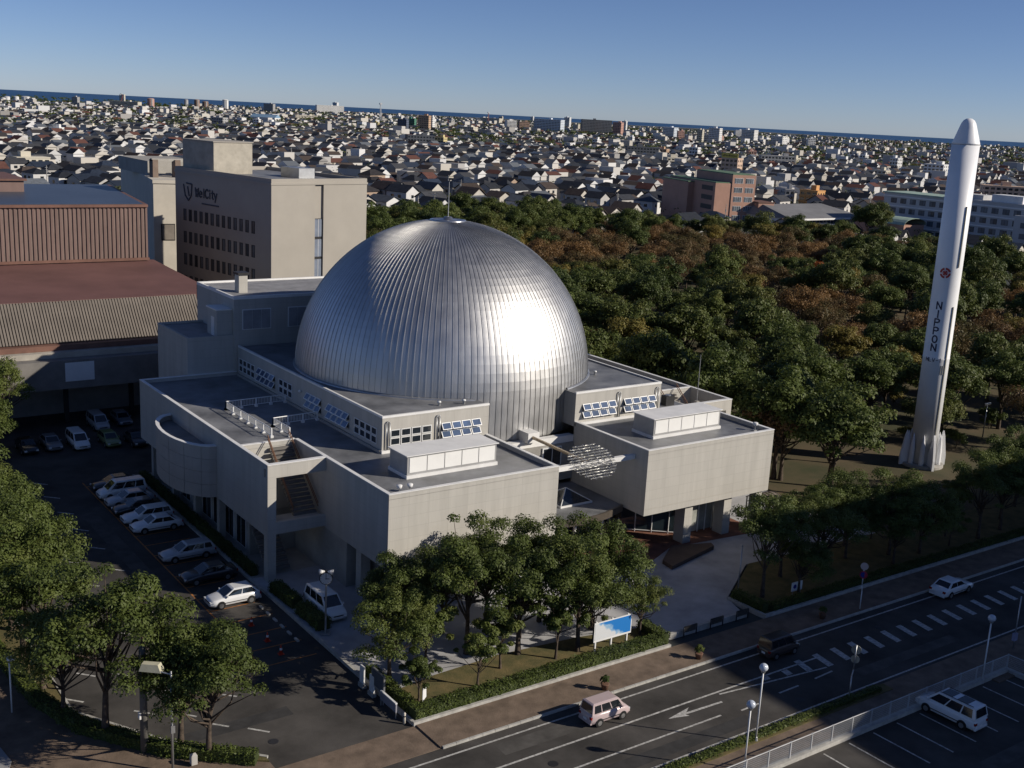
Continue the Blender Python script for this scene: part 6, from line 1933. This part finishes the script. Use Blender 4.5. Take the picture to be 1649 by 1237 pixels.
def far_houses(lst):
    V, F, Cc = [], [], []
    o = 0
    bv = np.array([(-1, -1, 0), (1, -1, 0), (1, 1, 0), (-1, 1, 0), (-1, -1, 1), (1, -1, 1), (1, 1, 1), (-1, 1, 1)], float)
    for dd, x, y, rz, az in lst:
        w_, d_ = rc.uniform(3.2, 5.4), rc.uniform(2.8, 4.0)
        if dd > 1700: w_, d_ = w_ * 1.05, d_ * 1.05
        h = rc.choice((3.2, 5.2, 5.5, 5.8, 6.0)) * rc.uniform(.9, 1.1)
        rh = rc.uniform(1.5, 2.6)
        flatroof = rc.random() < (.1 if dd < 1500 else .17)
        if flatroof:
            h *= rc.uniform(1.0, 1.7)
            if dd > 1300 and rc.random() < .3: w_, h = w_ * rc.uniform(1.1, 1.9), rc.uniform(8, 14)
        ca, sa = math.cos(rz), math.sin(rz)
        P_ = bv * np.array([w_, d_, h])
        e = .5
        R_ = np.array([(-w_ - e, -d_ - e, h - .1), (w_ + e, -d_ - e, h - .1), (w_ + e, d_ + e, h - .1), (-w_ - e, d_ + e, h - .1), (-w_ - e, 0, h + rh), (w_ + e, 0, h + rh)])
        P_ = np.concatenate([P_, R_])
        P_ = np.stack([P_[:, 0] * ca - P_[:, 1] * sa + x, P_[:, 0] * sa + P_[:, 1] * ca + y, P_[:, 2] - .06], 1)
        V.append(P_)
        wc, rc_ = rc.choice(WALLC[:7]), rc.choice(ROOFC)
        k = rc.uniform(.85, 1.1)
        wc = tuple(c * k for c in wc)
        if flatroof: rc_ = rc.choice([(.3, .3, .3), (.2, .2, .21), (.4, .4, .4)])
        fs = [(0, 1, 5, 4), (1, 2, 6, 5), (2, 3, 7, 6), (3, 0, 4, 7)]
        cs = [wc] * 4
        if flatroof:
            fs.append((4, 5, 6, 7)); cs.append(rc_)
        else:
            fs += [(8, 9, 13, 12), (10, 11, 12, 13), (9, 10, 13, 13), (11, 8, 12, 12)]
            cs += [rc_, rc_, wc, wc]
        F += [tuple(i + o for i in f) for f in fs]
        Cc += cs
        o += 14
    V = np.concatenate(V)
    # triangles for the gables: split every face into quads/tris through from_pydata
    me = bpy.data.meshes.new('distant_houses')
    me.from_pydata(V.tolist(), [], [f if f[2] != f[3] else f[:3] for f in F])
    me.materials.append(CA)
    at = me.attributes.new('Col', 'FLOAT_COLOR', 'FACE')
    c4 = np.ones((len(F), 4), np.float32)
    c4[:, :3] = np.array(Cc)
    at.data.foreach_set('color', c4.ravel())
    link('distant_houses', me, kind='stuff', label='packed small houses of the town reaching to the sea', cat='houses')
far_houses(rest)

# garden trees and hedges of the town: foliage clumps in one mass
def town_green():
    rs = np.random.RandomState(5)
    cs, rad = [], []
    for k in range(4200):
        az = math.radians(rs.uniform(8, 66))
        dd = 260 * math.exp(rs.random_sample() * math.log(4600 / 260))
        x, y = CAM_LOC[0] + math.sin(az) * dd, CAM_LOC[1] + math.cos(az) * dd
        if (x < 60 and y < 165) or (y < 160 and x < 250) or inside((x, y), PARK): continue
        r = rs.uniform(1.6, 3.6) * (1 if dd < 1200 else 1.9)
        m = 1 if rs.random_sample() < .7 else 4
        for j in range(m):
            cs.append((x + rs.normal() * r * (m > 1) * 1.5, y + rs.normal() * r * (m > 1) * 1.5, r * .9)); rad.append(r)
    # a belt of dark pines along the shore and a wooded rise behind the hotel block
    for k in range(500):
        az = math.radians(rs.uniform(8, 66))
        dd = rs.uniform(2900, 3300) if rs.random_sample() < .4 else rs.uniform(3300, 4800)
        cs.append((CAM_LOC[0] + math.sin(az) * dd, CAM_LOC[1] + math.cos(az) * dd, 4)); rad.append(rs.uniform(8, 16))
    n = 110000
    cs_, rad_ = np.array(cs), np.array(rad)
    V, F = leaves(cs_, np.minimum(rad_, 6), n, .6, rs)
    d = np.hypot(V[:, 0] - CAM_LOC[0], V[:, 1] - CAM_LOC[1])
    # leaf size grows with distance so far clumps keep their cover
    c0 = V.reshape(-1, 4, 3).mean(1, keepdims=True)
    s = np.clip(d.reshape(-1, 4)[:, :1, None] / 700, .8, 3.2)
    V = (c0 + (V.reshape(-1, 4, 3) - c0) * s).reshape(-1, 3)
    V[:, 2] = np.maximum(V[:, 2], 0)
    link('town_greenery', arr_mesh('town_greenery', V, F, [LEAF_D]), kind='stuff', label='dark garden trees scattered between the town houses', cat='greenery')
town_green()

# ---- taller buildings of the skyline, one by one
BC = dict(white=(.68, .68, .67), cream=(.56, .52, .43), grey=(.36, .36, .36), pink=(.45, .27, .22), brown=(.25, .17, .13), slate=(.1, .12, .17), dark=(.09, .1, .12), green=(.08, .22, .15), tan=(.48, .33, .22), yellow=(.55, .47, .25), whiteblue=(.55, .6, .66), orange=(.55, .3, .12), peach=(.55, .4, .3), blue=(.2, .32, .45), greenroof=(.2, .34, .28), red=(.4, .1, .07))
cnt = {}
def place_words(x, y):
    az = math.degrees(math.atan2(x - CAM_LOC[0], y - CAM_LOC[1])) - 35.93
    dd = math.hypot(x - CAM_LOC[0], y - CAM_LOC[1])
    side_ = 'far left' if az < -15 else 'left of centre' if az < -5 else 'centre' if az < 5 else 'right of centre' if az < 14 else 'far right'
    dep = 'close to the park' if dd < 700 else 'in mid town' if dd < 1400 else 'in the farther town' if dd < 2300 else 'near the sea'
    return side_, dep
for i, (x, y, w_, h, kind, col) in enumerate(SKY):
    rr = random.Random(900 + i)
    az = math.atan2(x - CAM_LOC[0], y - CAM_LOC[1])
    side_, dep = place_words(x, y)
    size = 'tall' if h > 19 else 'mid-height' if h > 11 else 'low'
    m = mat('town_' + col, BC[col], rough=.8, var=.05, scale=.05)
    hh = h + .1
    if kind == 'tank':
        t = thing('storage_tank', f'{size} {col} cylindrical storage tank {dep}, {side_}', 'tank', (x, y, -.06))
        r = w_ / 2
        MB().lathe([(r, 0), (r, hh * .93), (r * .7, hh * .98), (.1, hh)], 20).obj('shell', m, t, smooth=False)
        MB().lathe([(r * 1.03, hh * .9), (r * 1.03, hh * .93)], 20).obj('rim', mat('town_grey', BC['grey']), t)
        if r > 7:
            MB().box(-r * .15, r * .15, -r - .6, -r + .2, 0, hh * .95).obj('ladder_cage', mat('town_grey', BC['grey']), t)
        continue
    dp = max(8, min(16, w_ * rr.uniform(.45, .8))) if kind != 'slab' else 11
    rz = -az + math.radians(rr.choice((-28, -22, -34, 20)) if kind != 'slab' else -16)
    if kind == 'slab': rz = -az + math.radians(14)
    words_ = {'block': 'block', 'slab': 'slab block', 'shed': 'broad low shed', 'signblock': 'block with a yellow roof sign'}[kind]
    t = thing('town_building', f'{size} {col} {words_} {dep}, {side_}'.replace('whiteblue', 'bluish white').replace('greenroof', 'green-roofed'), 'building', (x, y, -.06), rz)
    if kind == 'shed':
        wl = mat('town_white', BC['white'], rough=.8)
        MB().box(-w_ / 2, w_ / 2, 0, dp, 0, hh * .8).obj('wall', wl, t)
        MB().add([(-w_ / 2 - .5, -.5, hh * .8), (w_ / 2 + .5, -.5, hh * .8), (w_ / 2 + .5, dp + .5, hh * .8), (-w_ / 2 - .5, dp + .5, hh * .8), (-w_ / 2 - .5, dp / 2, hh * 1.15), (w_ / 2 + .5, dp / 2, hh * 1.15)], [(0, 1, 5, 4), (2, 3, 4, 5), (1, 2, 5), (3, 0, 4), (3, 2, 1, 0)]).obj('roof', m, t)
        continue
    MB().box(-w_ / 2, w_ / 2, 0, dp, 0, hh - .5).obj('wall', m, t)
    MB().box(-w_ / 2 - .15, w_ / 2 + .15, -.15, dp + .15, hh - .5, hh).obj('parapet', m, t)
    px_ = rr.uniform(-.25, .25) * w_
    pw = min(w_ * .3, 5)
    MB().box(px_ - pw / 2, px_ + pw / 2, dp * .3, dp * .7, hh, hh + 2.4).obj('roof_room', m, t)
    fl = max(2, round(hh / 3.1))
    wn, bl = MB(), MB()
    nx_ = max(2, round(w_ / 3.2))
    fh = (hh - .6) / fl
    for f in range(fl):
        z0 = f * fh + fh * .3
        for k in range(nx_):
            a = -w_ / 2 + w_ * (k + .18) / nx_
            wn.box(a, a + w_ / nx_ * .64, -.05, .02, z0, z0 + fh * .5)
        for k in range(3):
            a = dp * (k + .3) / 3
            wn.box(w_ / 2 - .02, w_ / 2 + .05, a, a + dp * .13, z0, z0 + fh * .45)
            wn.box(-w_ / 2 - .05, -w_ / 2 + .02, a, a + dp * .13, z0, z0 + fh * .45)
        if f and kind == 'block' and i % 2: bl.box(-w_ / 2, w_ / 2, -.8, -.06, f * fh - .1, f * fh + .85)
    wn.obj('windows', GLASS, t, kind='stuff')
    if bl.f: bl.obj('balconies', m, t, kind='stuff')
    if kind == 'signblock':
        sg = MB().box(-w_ / 2, w_ / 2, -.2, .1, hh, hh + 3.4).obj('roof_sign', mat('sign_yellow', (.6, .5, .12)), t)
        mk = MB()
        for k in range(9):
            a = -w_ / 2 + .8 + k * (w_ - 1.6) / 9
            mk.box(a, a + .75, -.26, -.2, hh + 1.0, hh + (2.4 if k in (1, 4) else 2.0))
        mk.obj('sign_lettering', mat('sign_brown', (.1, .06, .03)), t)

# slim towers and poles
for i, (x, y, h, lab) in enumerate([(1090, 1980, 42, 'thin lattice mast before the sea, left of the tan tower'), (1700, 2500, 34, 'thin red crane mast before the sea near the centre'), (980, 3300, 30, 'slanting crane jib among the harbour tanks')]):
    t = thing('lattice_mast', lab, 'mast', (x, y, 0))
    mm = MB()
    for (a, b) in ((-1, -1), (1, -1), (1, 1), (-1, 1)):
        mm.tube((a * 2, b * 2, 0), (a * .5 + (8 if i == 2 else 0), b * .5, h), .35, .25, n=4)
    mm.obj('legs', mat('mast_red', (.3, .12, .1)) if i else STEEL, t)
    MB().box(-2.2, 2.2, -2.2, 2.2, h * .92, h).obj('platform', STEEL, t)
rq = random.Random(8)
upole = MB().tube((0, 0, 0), (0, 0, 11), .17, .12, n=6).mesh('pole', CONC2)
uarm = MB().box(-1, 1, -.06, .06, 10.2, 10.35).box(-.8, .8, -.05, .05, 9.5, 9.62).mesh('crossarm', STEEL)
uarm2 = MB().lathe([(.25, 0), (.25, .8)], 8, (.35, 0, 8.4)).mesh('transformer', STEEL)
for k in range(34):
    az = math.radians(rq.uniform(13, 60)); dd = rq.uniform(330, 720)
    x, y = CAM_LOC[0] + math.sin(az) * dd, CAM_LOC[1] + math.cos(az) * dd
    if blocked(x, y): continue
    t = link('utility_pole', None, None, (x, y, -.06), rq.uniform(0, 3), 'grey concrete utility pole among the town houses', 'pole', 'utility poles among the houses')
    link('pole', upole, t); link('crossarm', uarm, t); link('transformer', uarm2, t)

# yellow excavator at the far edge of the wood
EX = thing('excavator', 'yellow excavator working at the far edge of the park wood', 'excavator', (196, 238, 0), math.radians(-20))
YEL = mat('machine_yellow', (.6, .38, .03), rough=.5)
MB().box(-3, 3, -1.6, 1.6, 2.0, 4.4).obj('body', YEL, EX)
MB().box(1.2, 2.8, -1.5, -.2, 4.4, 6.0).obj('cab', GLASS, EX)
for sy in (-1.5, 1.5):
    MB().box(-2.8, 2.8, sy - .4, sy + .4, 0, 1.1).obj('track', RUBBER, EX)
MB().box(-.8, .8, -.8, .8, 1.0, 2.0).obj('turntable', DARK, EX)
MB().tube((2.5, .6, 4.2), (7.0, .6, 7.5), .4, n=6).tube((7.0, .6, 7.5), (10, .6, 4.6), .32, n=6).obj('arm', YEL, EX)
MB().box(9.5, 10.8, -.2, 1.4, 3.4, 4.6).obj('bucket', DARK, EX)

unique_labels()
